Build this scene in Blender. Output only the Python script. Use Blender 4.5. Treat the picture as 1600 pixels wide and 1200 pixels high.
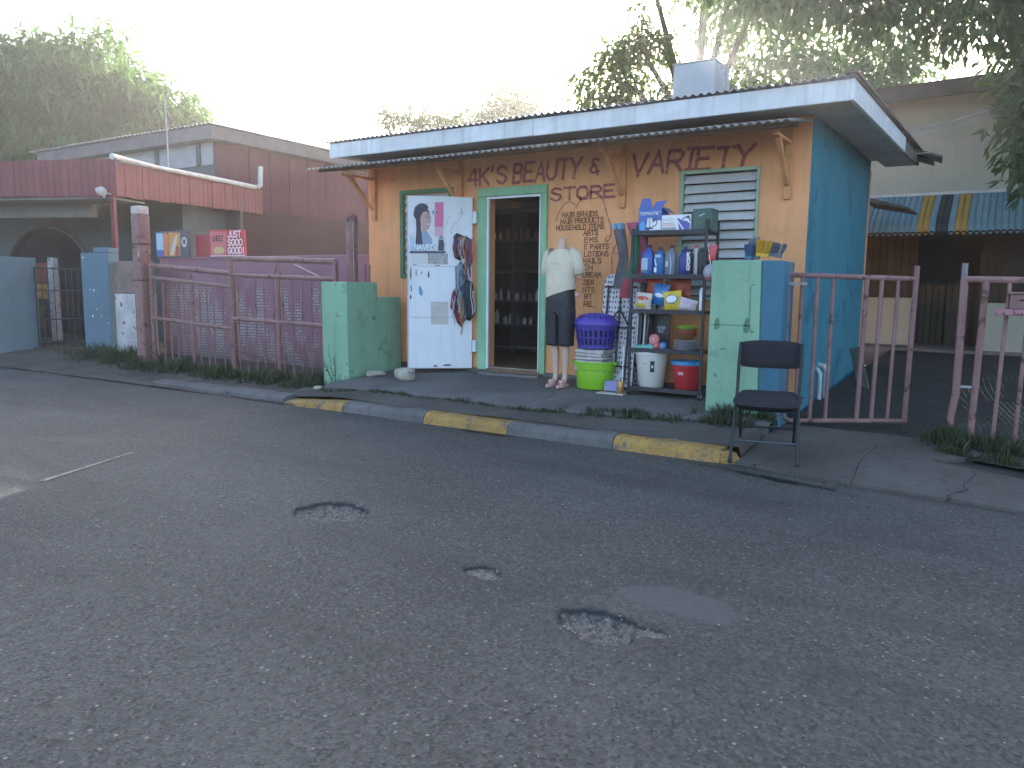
import bpy, bmesh, math, random
import numpy as np
from mathutils import Vector, Matrix

for o in list(bpy.data.objects): bpy.data.objects.remove(o)
S = bpy.context.scene
COL = S.collection
rad = math.radians
PI = math.pi

# ------------------------------------------------------------------ camera
YAW, PITCH, ROLL, EYE = rad(32.5), rad(7.2), rad(0.6), 1.3
fwd = Vector((-math.sin(YAW)*math.cos(PITCH), math.cos(YAW)*math.cos(PITCH), -math.sin(PITCH)))
rgt = Vector((math.cos(YAW), math.sin(YAW), 0)); upv = rgt.cross(fwd)
r2 = rgt*math.cos(ROLL)+upv*math.sin(ROLL); u2 = upv*math.cos(ROLL)-rgt*math.sin(ROLL)
cd = bpy.data.cameras.new('camera'); cam = bpy.data.objects.new('camera', cd); COL.objects.link(cam)
m = Matrix.Identity(4)
for i, v in enumerate((r2, u2, -fwd)):
    for j in range(3): m[j][i] = v[j]
m.translation = Vector((0, 0, EYE))
cam.matrix_world = m
cd.sensor_width = 36; cd.lens = 27; cd.clip_start = .05; cd.clip_end = 2000
S.camera = cam

# ------------------------------------------------------------------ light
SUN_AZ, SUN_EL = rad(-22), rad(16.5)      # azimuth from +Y towards +X
W = bpy.data.worlds.new('World'); S.world = W; W.use_nodes = True
wn = W.node_tree; wn.nodes.clear()
sky = wn.nodes.new('ShaderNodeTexSky'); sky.sky_type = 'NISHITA'; sky.sun_disc = False
sky.sun_elevation = SUN_EL; sky.sun_rotation = SUN_AZ
sky.air_density = .65; sky.dust_density = 2.2; sky.ozone_density = .2; sky.altitude = 20
bg = wn.nodes.new('ShaderNodeBackground'); bg.inputs[1].default_value = .15
wo = wn.nodes.new('ShaderNodeOutputWorld')
wn.links.new(sky.outputs[0], bg.inputs[0]); wn.links.new(bg.outputs[0], wo.inputs[0])
sd = bpy.data.lights.new('sun', 'SUN'); sd.energy = 4.2; sd.angle = rad(.55); sd.color = (1, .955, .88)
sun = bpy.data.objects.new('sun', sd); COL.objects.link(sun)
sdir = Vector((math.sin(SUN_AZ)*math.cos(SUN_EL), math.cos(SUN_AZ)*math.cos(SUN_EL), math.sin(SUN_EL)))
sun.rotation_euler = sdir.to_track_quat('Z', 'Y').to_euler()
sun.location = sdir*60
vs = S.view_settings
vs.view_transform = 'Standard'; vs.look = 'None'; vs.exposure = 2.38; vs.gamma = 1; vs.use_curve_mapping = False
S.render.resolution_x, S.render.resolution_y = 1024, 768

# ------------------------------------------------------------------ materials
MATS = {}
def nd(t, k, **kw):
    n = t.nodes.new(k)
    for a, b in kw.items(): setattr(n, a, b)
    return n
def mixc(t, fac, a, b, mode='MIX'):
    n = t.nodes.new('ShaderNodeMix'); n.data_type = 'RGBA'; n.blend_type = mode
    for s, v in ((n.inputs[0], fac), (n.inputs[6], a), (n.inputs[7], b)):
        if hasattr(v, 'is_output'): t.links.new(v, s)
        elif isinstance(v, (int, float)): s.default_value = v
        else: s.default_value = (*v, 1)
    return n.outputs[2]
def noise(t, vec, scale, detail=4, rough=.6):
    n = t.nodes.new('ShaderNodeTexNoise'); n.inputs['Scale'].default_value = scale
    n.inputs['Detail'].default_value = detail; n.inputs['Roughness'].default_value = rough
    if vec is not None: t.links.new(vec, n.inputs['Vector'])
    return n.outputs['Fac']
def ramp(t, fac, lo, hi):
    n = t.nodes.new('ShaderNodeMapRange'); n.inputs[1].default_value = lo; n.inputs[2].default_value = hi
    n.clamp = True; t.links.new(fac, n.inputs[0]); return n.outputs[0]
def math_(t, op, a, b=None):
    n = t.nodes.new('ShaderNodeMath'); n.operation = op
    for s, v in zip(n.inputs, (a, b)):
        if v is None: continue
        if hasattr(v, 'is_output'): t.links.new(v, s)
        else: s.default_value = v
    return n.outputs[0]
def M(name, col, rough=.75, var=.22, scale=2.5, bump=.15, bscale=60, spots=None, streak=0, metallic=0, spec=.35, rnd=.0, coat=0):
    """painted / plain surface: cloudy variation, grime, optional chips (spots=(colour, threshold, scale))"""
    if name in MATS: return MATS[name]
    mt = bpy.data.materials.new(name); mt.use_nodes = True; t = mt.node_tree
    b = t.nodes['Principled BSDF']
    tc = nd(t, 'ShaderNodeTexCoord').outputs['Object']
    n1 = noise(t, tc, scale, 6, .65)
    dk = tuple(max(0, c*(1-var)) for c in col); lt = tuple(min(1, c*(1+var*.6)) for c in col)
    c = mixc(t, ramp(t, n1, .3, .7), dk, lt)
    if streak:
        mp = nd(t, 'ShaderNodeMapping'); mp.inputs['Scale'].default_value = (9, 9, .7); t.links.new(tc, mp.inputs['Vector'])
        n3 = noise(t, mp.outputs[0], 1.6, 5, .6)
        c = mixc(t, math_(t, 'MULTIPLY', ramp(t, n3, .5, .75), streak), c, tuple(x*.35+.02 for x in col))
    if spots:
        for (sc, th, ss) in (spots if isinstance(spots, list) else [spots]):
            n2 = noise(t, tc, ss, 7, .68)
            c = mixc(t, ramp(t, n2, th, th+.025), c, sc)
    if rnd:
        oi = nd(t, 'ShaderNodeObjectInfo').outputs['Random']
        c = mixc(t, math_(t, 'MULTIPLY', oi, rnd), c, tuple(x*.45 for x in col))
    t.links.new(c, b.inputs['Base Color'])
    b.inputs['Roughness'].default_value = rough; b.inputs['Metallic'].default_value = metallic
    b.inputs['Specular IOR Level'].default_value = spec
    if coat: b.inputs['Coat Weight'].default_value = coat
    if bump:
        bn = nd(t, 'ShaderNodeBump'); bn.inputs['Strength'].default_value = bump; bn.inputs['Distance'].default_value = .01
        t.links.new(noise(t, tc, bscale, 5, .7), bn.inputs['Height']); t.links.new(bn.outputs[0], b.inputs['Normal'])
    MATS[name] = mt
    return mt
def leafmat(name, col, col2, trans=.5):
    mt = bpy.data.materials.new(name); mt.use_nodes = True; t = mt.node_tree
    t.nodes.remove(t.nodes['Principled BSDF']); out = t.nodes['Material Output']
    g = nd(t, 'ShaderNodeNewGeometry').outputs['Position']
    f = ramp(t, noise(t, g, 1.1, 5, .8), .35, .65)
    c = mixc(t, f, col, col2)
    d = nd(t, 'ShaderNodeBsdfDiffuse'); tr = nd(t, 'ShaderNodeBsdfTranslucent'); gl = nd(t, 'ShaderNodeBsdfGlossy'); gl.inputs['Roughness'].default_value = .45
    t.links.new(c, d.inputs[0])
    t.links.new(mixc(t, .4, c, (.20, .40, .06)), tr.inputs[0])
    mx = nd(t, 'ShaderNodeMixShader'); mx.inputs[0].default_value = trans; t.links.new(d.outputs[0], mx.inputs[1]); t.links.new(tr.outputs[0], mx.inputs[2])
    m2 = nd(t, 'ShaderNodeMixShader'); m2.inputs[0].default_value = .05; t.links.new(mx.outputs[0], m2.inputs[1]); t.links.new(gl.outputs[0], m2.inputs[2])
    t.links.new(m2.outputs[0], out.inputs[0])
    return mt

# ------------------------------------------------------------------ mesh helpers
class MB:
    def __init__(s): s.v = []; s.f = []; s.mi = []; s.k = 0
    def add(s, vs_, fs, mi=None):
        o = len(s.v); s.v += [tuple(p) for p in vs_]
        for f in fs: s.f.append(tuple(i+o for i in f)); s.mi.append(s.k if mi is None else mi)
        return s
    def box(s, x0, y0, z0, x1, y1, z1, M4=None):
        x0, x1 = min(x0, x1), max(x0, x1); y0, y1 = min(y0, y1), max(y0, y1); z0, z1 = min(z0, z1), max(z0, z1)
        p = [(x0,y0,z0),(x1,y0,z0),(x1,y1,z0),(x0,y1,z0),(x0,y0,z1),(x1,y0,z1),(x1,y1,z1),(x0,y1,z1)]
        return s.hexa(p, M4)
    def hexa(s, p, M4=None):
        if M4: p = [M4 @ Vector(q) for q in p]
        return s.add(p, [(0,3,2,1),(4,5,6,7),(0,1,5,4),(1,2,6,5),(2,3,7,6),(3,0,4,7)])
    def tube(s, path, r, n=8, cap=True):
        path = [Vector(p) for p in path]; rr = r if isinstance(r, (list, tuple)) else [r]*len(path)
        o = len(s.v); prev = None
        for i, p in enumerate(path):
            d = (path[min(i+1, len(path)-1)]-path[max(i-1, 0)])
            d = d.normalized() if d.length > 1e-9 else Vector((0,0,1))
            if prev is None:
                a = d.cross(Vector((0,0,1)) if abs(d.z) < .9 else Vector((1,0,0))).normalized()
            else:
                a = prev-d*prev.dot(d); a.normalize()
            prev = a; b = d.cross(a)
            for k in range(n):
                w = 2*PI*k/n; s.v.append(tuple(p+(a*math.cos(w)+b*math.sin(w))*rr[i]))
        for i in range(len(path)-1):
            for k in range(n):
                k2 = (k+1) % n; s.f.append((o+i*n+k, o+i*n+k2, o+(i+1)*n+k2, o+(i+1)*n+k)); s.mi.append(s.k)
        if cap:
            s.f.append(tuple(o+k for k in reversed(range(n)))); s.mi.append(s.k)
            e = o+(len(path)-1)*n; s.f.append(tuple(e+k for k in range(n))); s.mi.append(s.k)
        return s
    def lathe(s, prof, c=(0,0,0), n=24, sx=1, sy=1, capb=True, capt=True):
        o = len(s.v)
        for r, z in prof:
            for k in range(n):
                w = 2*PI*k/n; s.v.append((c[0]+r*sx*math.cos(w), c[1]+r*sy*math.sin(w), c[2]+z))
        for i in range(len(prof)-1):
            for k in range(n):
                k2 = (k+1) % n; s.f.append((o+i*n+k, o+i*n+k2, o+(i+1)*n+k2, o+(i+1)*n+k)); s.mi.append(s.k)
        if capb: s.f.append(tuple(o+k for k in reversed(range(n)))); s.mi.append(s.k)
        if capt:
            e = o+(len(prof)-1)*n; s.f.append(tuple(e+k for k in range(n))); s.mi.append(s.k)
        return s
    def prism(s, poly, y0, y1, M4=None):
        """polygon in XZ, extruded along Y (CCW seen from -Y)"""
        n = len(poly)
        p = [(x, y0, z) for x, z in poly]+[(x, y1, z) for x, z in poly]
        if M4: p = [M4 @ Vector(q) for q in p]
        return s.add(p, [tuple(range(n)), tuple(reversed(range(n, 2*n)))]+[(i, n+i, n+(i+1) % n, (i+1) % n) for i in range(n)])
    def xf(s, M4): s.v = [tuple(M4 @ Vector(p)) for p in s.v]; return s
def wmat(o):
    m_ = o.matrix_basis.copy()
    while o.parent: o = o.parent; m_ = o.matrix_basis @ m_
    return m_
def build(name, mb, mat, parent=None, local=False, smooth=False, bevel=0, bseg=2, shade=None):
    me = bpy.data.meshes.new(name)
    vs_ = mb.v
    if parent is not None and not local:
        inv = wmat(parent).inverted(); vs_ = [tuple(inv @ Vector(p)) for p in vs_]
    me.from_pydata(vs_, [], mb.f)
    for x in (mat if isinstance(mat, (list, tuple)) else [mat]): me.materials.append(x)
    if any(mb.mi): me.polygons.foreach_set('material_index', mb.mi)
    if smooth: me.polygons.foreach_set('use_smooth', [True]*len(me.polygons))
    me.update()
    o = bpy.data.objects.new(name, me); COL.objects.link(o)
    if parent is not None: o.parent = parent
    if smooth and smooth != 'all': auto_smooth(o, 40)
    if bevel:
        b = o.modifiers.new('bevel', 'BEVEL'); b.width = bevel; b.segments = bseg; b.limit_method = 'ANGLE'; b.angle_limit = rad(40)
    return o
def auto_smooth(o, deg):
    me = o.data; bm = bmesh.new(); bm.from_mesh(me)
    for e in bm.edges:
        if len(e.link_faces) == 2 and e.calc_face_angle(0) > rad(deg): e.smooth = False
    bm.to_mesh(me); bm.free()
def tag(o, label=None, cat=None, group=None, kind=None):
    if label: o['label'] = label
    if cat: o['category'] = cat
    if group: o['group'] = group
    if kind: o['kind'] = kind
    return o
def thing(name, label, cat, loc=(0,0,0), rz=0, group=None):
    o = bpy.data.objects.new(name, None); COL.objects.link(o); o.empty_display_size = .1
    o.location = loc; o.rotation_euler = (0, 0, rz)
    o.matrix_basis = Matrix.Translation(loc) @ Matrix.Rotation(rz, 4, 'Z')
    return tag(o, label, cat, group)
def struct(name, mb, mat, **k):
    return tag(build(name, mb, mat, **k), kind='structure')
def inst(o, name, M4, parent):
    c = bpy.data.objects.new(name, o if isinstance(o, bpy.types.Mesh) else o.data); COL.objects.link(c); c.parent = parent; c.matrix_basis = M4
    return c
R_ = random.Random(7)

# ------------------------------------------------------------------ hand lettering: stroke alphabet on a 4 x 6 grid
GL = {
'A': [[(0,0),(2,6),(4,0)],[(.8,2.2),(3.2,2.2)]], 'B': [[(0,0),(0,6),(2.6,6),(3.4,5.2),(3.4,4),(2.6,3.2),(0,3.2)],[(2.6,3.2),(3.8,2.4),(3.8,.8),(2.8,0),(0,0)]],
'C': [[(3.8,5),(2.8,6),(1.2,6),(0,4.6),(0,1.4),(1.2,0),(2.8,0),(3.8,1)]], 'D': [[(0,0),(0,6),(2.2,6),(3.8,4.6),(3.8,1.4),(2.2,0),(0,0)]],
'E': [[(3.6,6),(0,6),(0,0),(3.6,0)],[(0,3.1),(2.8,3.1)]], 'F': [[(3.6,6),(0,6),(0,0)],[(0,3.1),(2.8,3.1)]],
'G': [[(3.8,5),(2.8,6),(1.2,6),(0,4.6),(0,1.4),(1.2,0),(2.8,0),(3.8,1),(3.8,2.8),(2.2,2.8)]], 'H': [[(0,0),(0,6)],[(3.8,0),(3.8,6)],[(0,3),(3.8,3)]],
'I': [[(2,0),(2,6)],[(1,0),(3,0)],[(1,6),(3,6)]], 'J': [[(3.4,6),(3.4,1.2),(2.4,0),(1,0),(0,1.2)]], 'K': [[(0,0),(0,6)],[(3.8,6),(0,2.6)],[(1.2,3.6),(4,0)]],
'L': [[(0,6),(0,0),(3.6,0)]], 'M': [[(0,0),(.4,6),(2,2.4),(3.6,6),(4,0)]], 'N': [[(0,0),(0,6),(3.8,0),(3.8,6)]],
'O': [[(1.2,0),(0,1.4),(0,4.6),(1.2,6),(2.8,6),(3.9,4.6),(3.9,1.4),(2.8,0),(1.2,0)]], 'P': [[(0,0),(0,6),(2.8,6),(3.8,5.1),(3.8,3.7),(2.8,2.8),(0,2.8)]],
'R': [[(0,0),(0,6),(2.8,6),(3.7,5.1),(3.7,3.9),(2.8,3),(0,3)],[(1.8,3),(4,0)]], 'S': [[(3.6,5.2),(2.6,6),(1.1,6),(.1,5),(.3,3.8),(3.4,2.4),(3.7,1.2),(2.7,0),(1,0),(0,.9)]],
'T': [[(2,0),(2,6)],[(0,6),(4,6)]], 'U': [[(0,6),(0,1.3),(1.2,0),(2.7,0),(3.8,1.3),(3.8,6)]], 'V': [[(0,6),(2,0),(4,6)]], 'W': [[(0,6),(.9,0),(2,3.6),(3.1,0),(4,6)]],
'Y': [[(0,6),(1.9,3),(4,6)],[(1.9,3),(1.7,0)]], 'Z': [[(0,6),(3.8,6),(0,0),(3.8,0)]], '4': [[(3,0),(3,6)],[(2.4,6),(0,2),(4,2)]], "'": [[(1.6,6.4),(1.2,5)]],
'.': [[(1,0),(1.5,0)]], '!': [[(2,6),(2,1.8)],[(2,.5),(2,0)]], '&': [[(3.4,5.4),(2.4,6),(1,5.6),(.8,4.2),(2.2,3.2),(.6,2.6),(.3,.9),(1.6,0),(3.9,.6)],[(2.6,2.2),(3.6,-.6)]],
'-': [[(.6,3),(3,3)]], '1': [[(.8,4.8),(2,6),(2,0)]], '0': [[(1.2,0),(0,1.4),(0,4.6),(1.2,6),(2.8,6),(3.9,4.6),(3.9,1.4),(2.8,0),(1.2,0)]],
'2': [[(0,5),(1.2,6),(2.8,6),(3.6,4.8),(3.2,3.4),(0,0),(3.8,0)]], '5': [[(3.4,6),(.4,6),(.2,3.4),(2.6,3.6),(3.6,2.4),(3.4,.8),(2.2,0),(.2,.4)]],
}
def ribbon(mb, pts, th, o, u, v, n, lift):
    """flat mitred stroke through 2D points; o origin, u/v axes, n outward normal"""
    P = [Vector((a, b)) for a, b in pts]; L = []; Rr = []
    for i, p in enumerate(P):
        a = (P[i]-P[i-1]).normalized() if i else None
        b = (P[i+1]-P[i]).normalized() if i < len(P)-1 else None
        if a is None: d = b; p = p-b*th*.5
        elif b is None: d = a; p = p+a*th*.5
        else: d = (a+b).normalized() if (a+b).length > 1e-4 else a
        w = th*.5
        if a is not None and b is not None: w /= max(.45, d.dot(a))
        q = Vector((-d.y, d.x))
        L.append(p+q*w); Rr.append(p-q*w)
    f = lambda q: o+u*q.x+v*q.y+n*lift
    vs_ = [f(q) for q in L]+[f(q) for q in Rr]; k = len(P)
    mb.add(vs_, [(i, k+i, k+i+1, i+1) for i in range(k-1)])
def letter(mb, txt, o, u, v, n, h, wf=.62, th=.12, gap=.25, jit=.0, lift=.004, slant=0, width=None, rng=R_):
    o = Vector(o); u = Vector(u); v = Vector(v); n = Vector(n)
    adv = h*wf
    tot = sum((.55 if c in " '.!I" else 1)*adv*(1+gap) for c in txt)
    s = (width/tot) if width else 1
    x = 0; q = 0
    for c in txt:
        a = adv*s*(.55 if c in " '.!I" else 1)
        if c in GL:
            dz = rng.uniform(-jit, jit)*h; k = rng.uniform(1-jit, 1+jit)
            gx = adv*s/4
            sh = -.55*adv*s*.4 if c in "'.!I" else 0
            for st in GL[c]:
                pts = [(x+sh+p[0]*gx+slant*p[1]/6*h, dz+p[1]*h/6*k) for p in st]
                ribbon(mb, pts, th*h, o, u, v, n, lift+q*.00025); q += 1
        x += a*(1+gap)
    return x
def disc(mb, cx, cz, rx, rz, o, u, v, n, lift, k=16):
    o = Vector(o); u = Vector(u); v = Vector(v); n = Vector(n)
    mb.add([o+u*(cx+rx*math.cos(2*PI*i/k))+v*(cz+rz*math.sin(2*PI*i/k))+n*lift for i in range(k)], [tuple(range(k))])
def poly(mb, pts, o, u, v, n, lift):
    o = Vector(o); u = Vector(u); v = Vector(v); n = Vector(n)
    mb.add([o+u*a+v*b+n*lift for a, b in pts], [tuple(range(len(pts)))])

# ================================================================== SETTING
# ---- asphalt
def asphalt():
    mt = bpy.data.materials.new('asphalt'); mt.use_nodes = True; t = mt.node_tree; b = t.nodes['Principled BSDF']
    g = nd(t, 'ShaderNodeNewGeometry').outputs['Position']
    v = nd(t, 'ShaderNodeTexVoronoi'); v.inputs['Scale'].default_value = 80; t.links.new(g, v.inputs['Vector'])
    c = mixc(t, ramp(t, noise(t, g, .55, 5, .6), .35, .68), (.050, .0505, .044), (.086, .0865, .076))
    vc = nd(t, 'ShaderNodeSeparateColor'); t.links.new(v.outputs['Color'], vc.inputs[0])
    c = mixc(t, math_(t, 'MULTIPLY', ramp(t, vc.outputs[0], .45, 1), .55), c, (.15, .145, .135))
    c = mixc(t, math_(t, 'MULTIPLY', ramp(t, vc.outputs[1], .5, 1), .75), c, (.018, .018, .018))
    v2 = nd(t, 'ShaderNodeTexVoronoi'); v2.inputs['Scale'].default_value = 34; t.links.new(g, v2.inputs['Vector'])
    c2 = nd(t, 'ShaderNodeSeparateColor'); t.links.new(v2.outputs['Color'], c2.inputs[0])
    st = math_(t, 'MULTIPLY', math_(t, 'LESS_THAN', v2.outputs['Distance'], .22), math_(t, 'GREATER_THAN', c2.outputs[0], .90))
    c = mixc(t, math_(t, 'MULTIPLY', st, .75), c, (.30, .275, .23))
    # oil and damp stains, tyre-worn lanes
    mp = nd(t, 'ShaderNodeMapping'); mp.inputs['Scale'].default_value = (.25, 1.3, 1); t.links.new(g, mp.inputs['Vector'])
    c = mixc(t, math_(t, 'MULTIPLY', ramp(t, noise(t, mp.outputs[0], 1.1, 5, .6), .50, .70), .62), c, (.028, .027, .028))
    c = mixc(t, math_(t, 'MULTIPLY', ramp(t, noise(t, g, 1.3, 6, .7), .54, .72), .40), c, (.13, .12, .105))
    # broken pothole floors (mesh attribute)
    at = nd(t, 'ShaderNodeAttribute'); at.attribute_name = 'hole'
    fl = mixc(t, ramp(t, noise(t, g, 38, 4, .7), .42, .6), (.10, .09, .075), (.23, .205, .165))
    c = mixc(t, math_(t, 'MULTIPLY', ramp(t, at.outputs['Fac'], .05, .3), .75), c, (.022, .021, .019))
    c = mixc(t, ramp(t, at.outputs['Fac'], .5, .85), c, fl)
    a2 = nd(t, 'ShaderNodeAttribute'); a2.attribute_name = 'patch'
    c = mixc(t, math_(t, 'MULTIPLY', a2.outputs['Fac'], .85), c, mixc(t, noise(t, g, 60, 3), (.075, .074, .072), (.105, .102, .098)))
    t.links.new(c, b.inputs['Base Color']); b.inputs['Roughness'].default_value = .72; b.inputs['Specular IOR Level'].default_value = .4
    bn = nd(t, 'ShaderNodeBump'); bn.inputs['Strength'].default_value = .9; bn.inputs['Distance'].default_value = .006
    h = math_(t, 'ADD', v.outputs['Distance'], math_(t, 'MULTIPLY', noise(t, g, 190, 3), .7))
    t.links.new(h, bn.inputs['Height']); t.links.new(bn.outputs[0], b.inputs['Normal'])
    return mt
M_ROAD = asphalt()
def concrete(name, lo, hi, crack=True, sc=1.2):
    mt = bpy.data.materials.new(name); mt.use_nodes = True; t = mt.node_tree; b = t.nodes['Principled BSDF']
    g = nd(t, 'ShaderNodeNewGeometry').outputs['Position']
    c = mixc(t, ramp(t, noise(t, g, sc, 6, .65), .3, .7), lo, hi)
    c = mixc(t, math_(t, 'MULTIPLY', ramp(t, noise(t, g, 9, 6, .7), .5, .7), .5), c, tuple(x*.55 for x in lo))
    c = mixc(t, math_(t, 'MULTIPLY', ramp(t, noise(t, g, 70, 3, .7), .55, .7), .4), c, tuple(min(1, x*1.5) for x in hi))
    if crack:
        v = nd(t, 'ShaderNodeTexVoronoi'); v.feature = 'DISTANCE_TO_EDGE'; v.inputs['Scale'].default_value = .45
        wp = nd(t, 'ShaderNodeVectorMath'); wp.operation = 'ADD'; t.links.new(g, wp.inputs[0])
        nn = nd(t, 'ShaderNodeTexNoise'); nn.inputs['Scale'].default_value = 3; t.links.new(g, nn.inputs['Vector'])
        sc2 = nd(t, 'ShaderNodeVectorMath'); sc2.operation = 'SCALE'; sc2.inputs['Scale'].default_value = .35; t.links.new(nn.outputs['Color'], sc2.inputs[0])
        t.links.new(sc2.outputs[0], wp.inputs[1]); t.links.new(wp.outputs[0], v.inputs['Vector'])
        c = mixc(t, math_(t, 'MULTIPLY', math_(t, 'LESS_THAN', v.outputs['Distance'], .0028), .7), c, (.02, .02, .018))
    t.links.new(c, b.inputs['Base Color']); b.inputs['Roughness'].default_value = .85; b.inputs['Specular IOR Level'].default_value = .25
    bn = nd(t, 'ShaderNodeBump'); bn.inputs['Strength'].default_value = .4; bn.inputs['Distance'].default_value = .008
    t.links.new(noise(t, g, 45, 6, .75), bn.inputs['Height']); t.links.new(bn.outputs[0], b.inputs['Normal'])
    return mt
M_CONC = concrete('concrete', (.062, .057, .048), (.125, .116, .10))
M_PLAT = concrete('platform_concrete', (.10, .097, .09), (.165, .16, .148))
M_KERB = concrete('kerb_concrete', (.10, .098, .092), (.17, .163, .15), crack=False)
M_DIRT = concrete('dirt', (.055, .048, .038), (.12, .108, .09), crack=False, sc=2)
M_DIRT2 = concrete('dark_yard', (.026, .024, .021), (.06, .055, .049), crack=False, sc=2)

mb = MB(); mb.add([(-240,-240,-.25),(240,-240,-.25),(240,240,-.25),(-240,240,-.25)], [(0,1,2,3)])
struct('ground', mb, M_DIRT)

# road surface with real potholes
HOLES = [  # cx, cy, rx, ry, depth, seed, kind
    (-3.20, 3.09, .205, .185, .045, 1), (-1.93, 2.80, .085, .07, .026, 2), (-1.24, 2.60, .175, .135, .05, 3), (-1.06, 2.645, .085, .035, .02, 4)]
def edge_r(w, sd_):
    return 1+.12*math.sin(2*w+sd_)+.07*math.sin(3*w+1.7*sd_)+.045*math.sin(7*w+2.3*sd_)+.035*math.sin(13*w+sd_)
def axis(lo, hi, step, fine):
    a = set(np.round(np.arange(lo, hi+1e-6, step), 4))
    for l, h_, s_ in fine: 
        a = {q for q in a if not (l-s_/2 < q < h_+s_/2)}
        a |= set(np.round(np.arange(l, h_+1e-6, s_), 4))
    return np.array(sorted(a))
XS = np.concatenate([np.arange(-60, -14, 2.), axis(-14, 4, .25, [(-3.68,-2.78,.016), (-2.16,-1.74,.016), (-1.58,-.72,.016)]), np.arange(5, 41, 3.)])
YS = np.concatenate([np.arange(-40, -1, 2.), axis(0, 5.25, .25, [(2.3,3.46,.016)]), np.array([5.45, 5.66])])
def road_z(x, y):
    h = 0; p = 0
    z = .010*math.sin(x*.9+1)*math.sin(y*1.1)-.004*math.sin(x*3.1)*math.sin(y*2.7+1)
    if y < 0: z *= max(0, 1+y/3)
    for cx, cy, rx, ry, dp, sd_ in HOLES:
        dx, dy = (x-cx)/rx, (y-cy)/ry; r = math.hypot(dx, dy)
        if r < 1.7:
            e = edge_r(math.atan2(dy, dx), sd_); q = r/e
            k = max(0, min(1, (1.04-q)/.16)); k = k*k*(3-2*k)
            bowl = (.72+.28*(1-min(1, q))**.5)
            rough = .18*math.sin(x*61+sd_)*math.sin(y*53)+.14*math.sin(x*113+y*97+sd_)
            z -= dp*k*(bowl+rough*k)
            h = max(h, k)
            if 1.0 <= q < 1.25: z -= .004*(1.25-q)/.25
    dx, dy = (x+1.05)/.29, (y-2.96)/.13; r = math.hypot(dx, dy+.35*dx)
    if r < 1.1*edge_r(math.atan2(dy, dx), 6):
        p = max(0, min(1, (edge_r(math.atan2(dy, dx), 6)-r)/.08)); z += .004*p
    return z, h, p
nx, ny = len(XS), len(YS)
vv = np.zeros((ny, nx, 3)); hh = np.zeros((ny, nx)); pp = np.zeros((ny, nx))
for j, y in enumerate(YS):
    for i, x in enumerate(XS):
        z, h, p = road_z(x, y); vv[j, i] = (x, y, z); hh[j, i] = h; pp[j, i] = p
idx = np.arange(nx*ny).reshape(ny, nx)
fc = np.stack([idx[:-1, :-1], idx[:-1, 1:], idx[1:, 1:], idx[1:, :-1]], -1).reshape(-1, 4)
me = bpy.data.meshes.new('road'); me.from_pydata(vv.reshape(-1, 3).tolist(), [], fc.tolist()); me.materials.append(M_ROAD)
for nm, arr in (('hole', hh), ('patch', pp)):
    a = me.attributes.new(nm, 'FLOAT', 'POINT'); a.data.foreach_set('value', arr.reshape(-1).astype(np.float32))
me.polygons.foreach_set('use_smooth', [True]*len(me.polygons))
road = bpy.data.objects.new('road', me); COL.objects.link(road); tag(road, kind='structure')

# loose stones on the asphalt and in the potholes
def stones(name, pts, mat, seed):
    r = random.Random(seed); V = []; F = []
    for (x, y, z, s) in pts:
        o = len(V); a = r.random()*6.28
        for (ux, uy, uz) in ((1,0,0),(0,1,0),(-1,0,0),(0,-1,0),(0,0,.8),(0,0,-.6)):
            k = s*r.uniform(.6, 1.25); V.append((x+k*(ux*math.cos(a)-uy*math.sin(a)), y+k*(ux*math.sin(a)+uy*math.cos(a))*.8, z+k*uz*.7))
        for f in ((0,1,4),(1,2,4),(2,3,4),(3,0,4),(1,0,5),(2,1,5),(3,2,5),(0,3,5)): F.append(tuple(o+i for i in f))
    mb = MB(); mb.v = V; mb.f = F; mb.mi = [0]*len(F)
    return tag(build(name, mb, mat), kind='stuff')
M_STONE = M('pale_stone', (.36, .33, .28), var=.5, scale=8, bump=.2)
pts = []
for i in range(2600):
    x = R_.uniform(-9, 2.2); y = R_.uniform(1.0, 5.5)**1.0; s = R_.choice([.002,.003,.004,.005])*R_.uniform(.7, 1.3)
    pts.append((x, y, road_z(x, y)[0]+s*.3, s))
for cx, cy, rx, ry, dp, sd_ in HOLES:
    for i in range(int(260*rx*ry/.06)):
        w = R_.random()*6.28; q = R_.random()**.6*.95; x = cx+q*rx*math.cos(w); y = cy+q*ry*math.sin(w); s = R_.uniform(.003, .008)
        pts.append((x, y, road_z(x, y)[0]+s*.35, s))
tag(stones('loose_gravel', pts, M_STONE, 3), 'pale loose gravel scattered over the asphalt and in the potholes', 'gravel')

# ---- pavement levels
KX0, KX1 = -9.25, -1.66
def kerb_y(x): return 5.60+.0020*(x+1.7)**2*1.9
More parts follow.
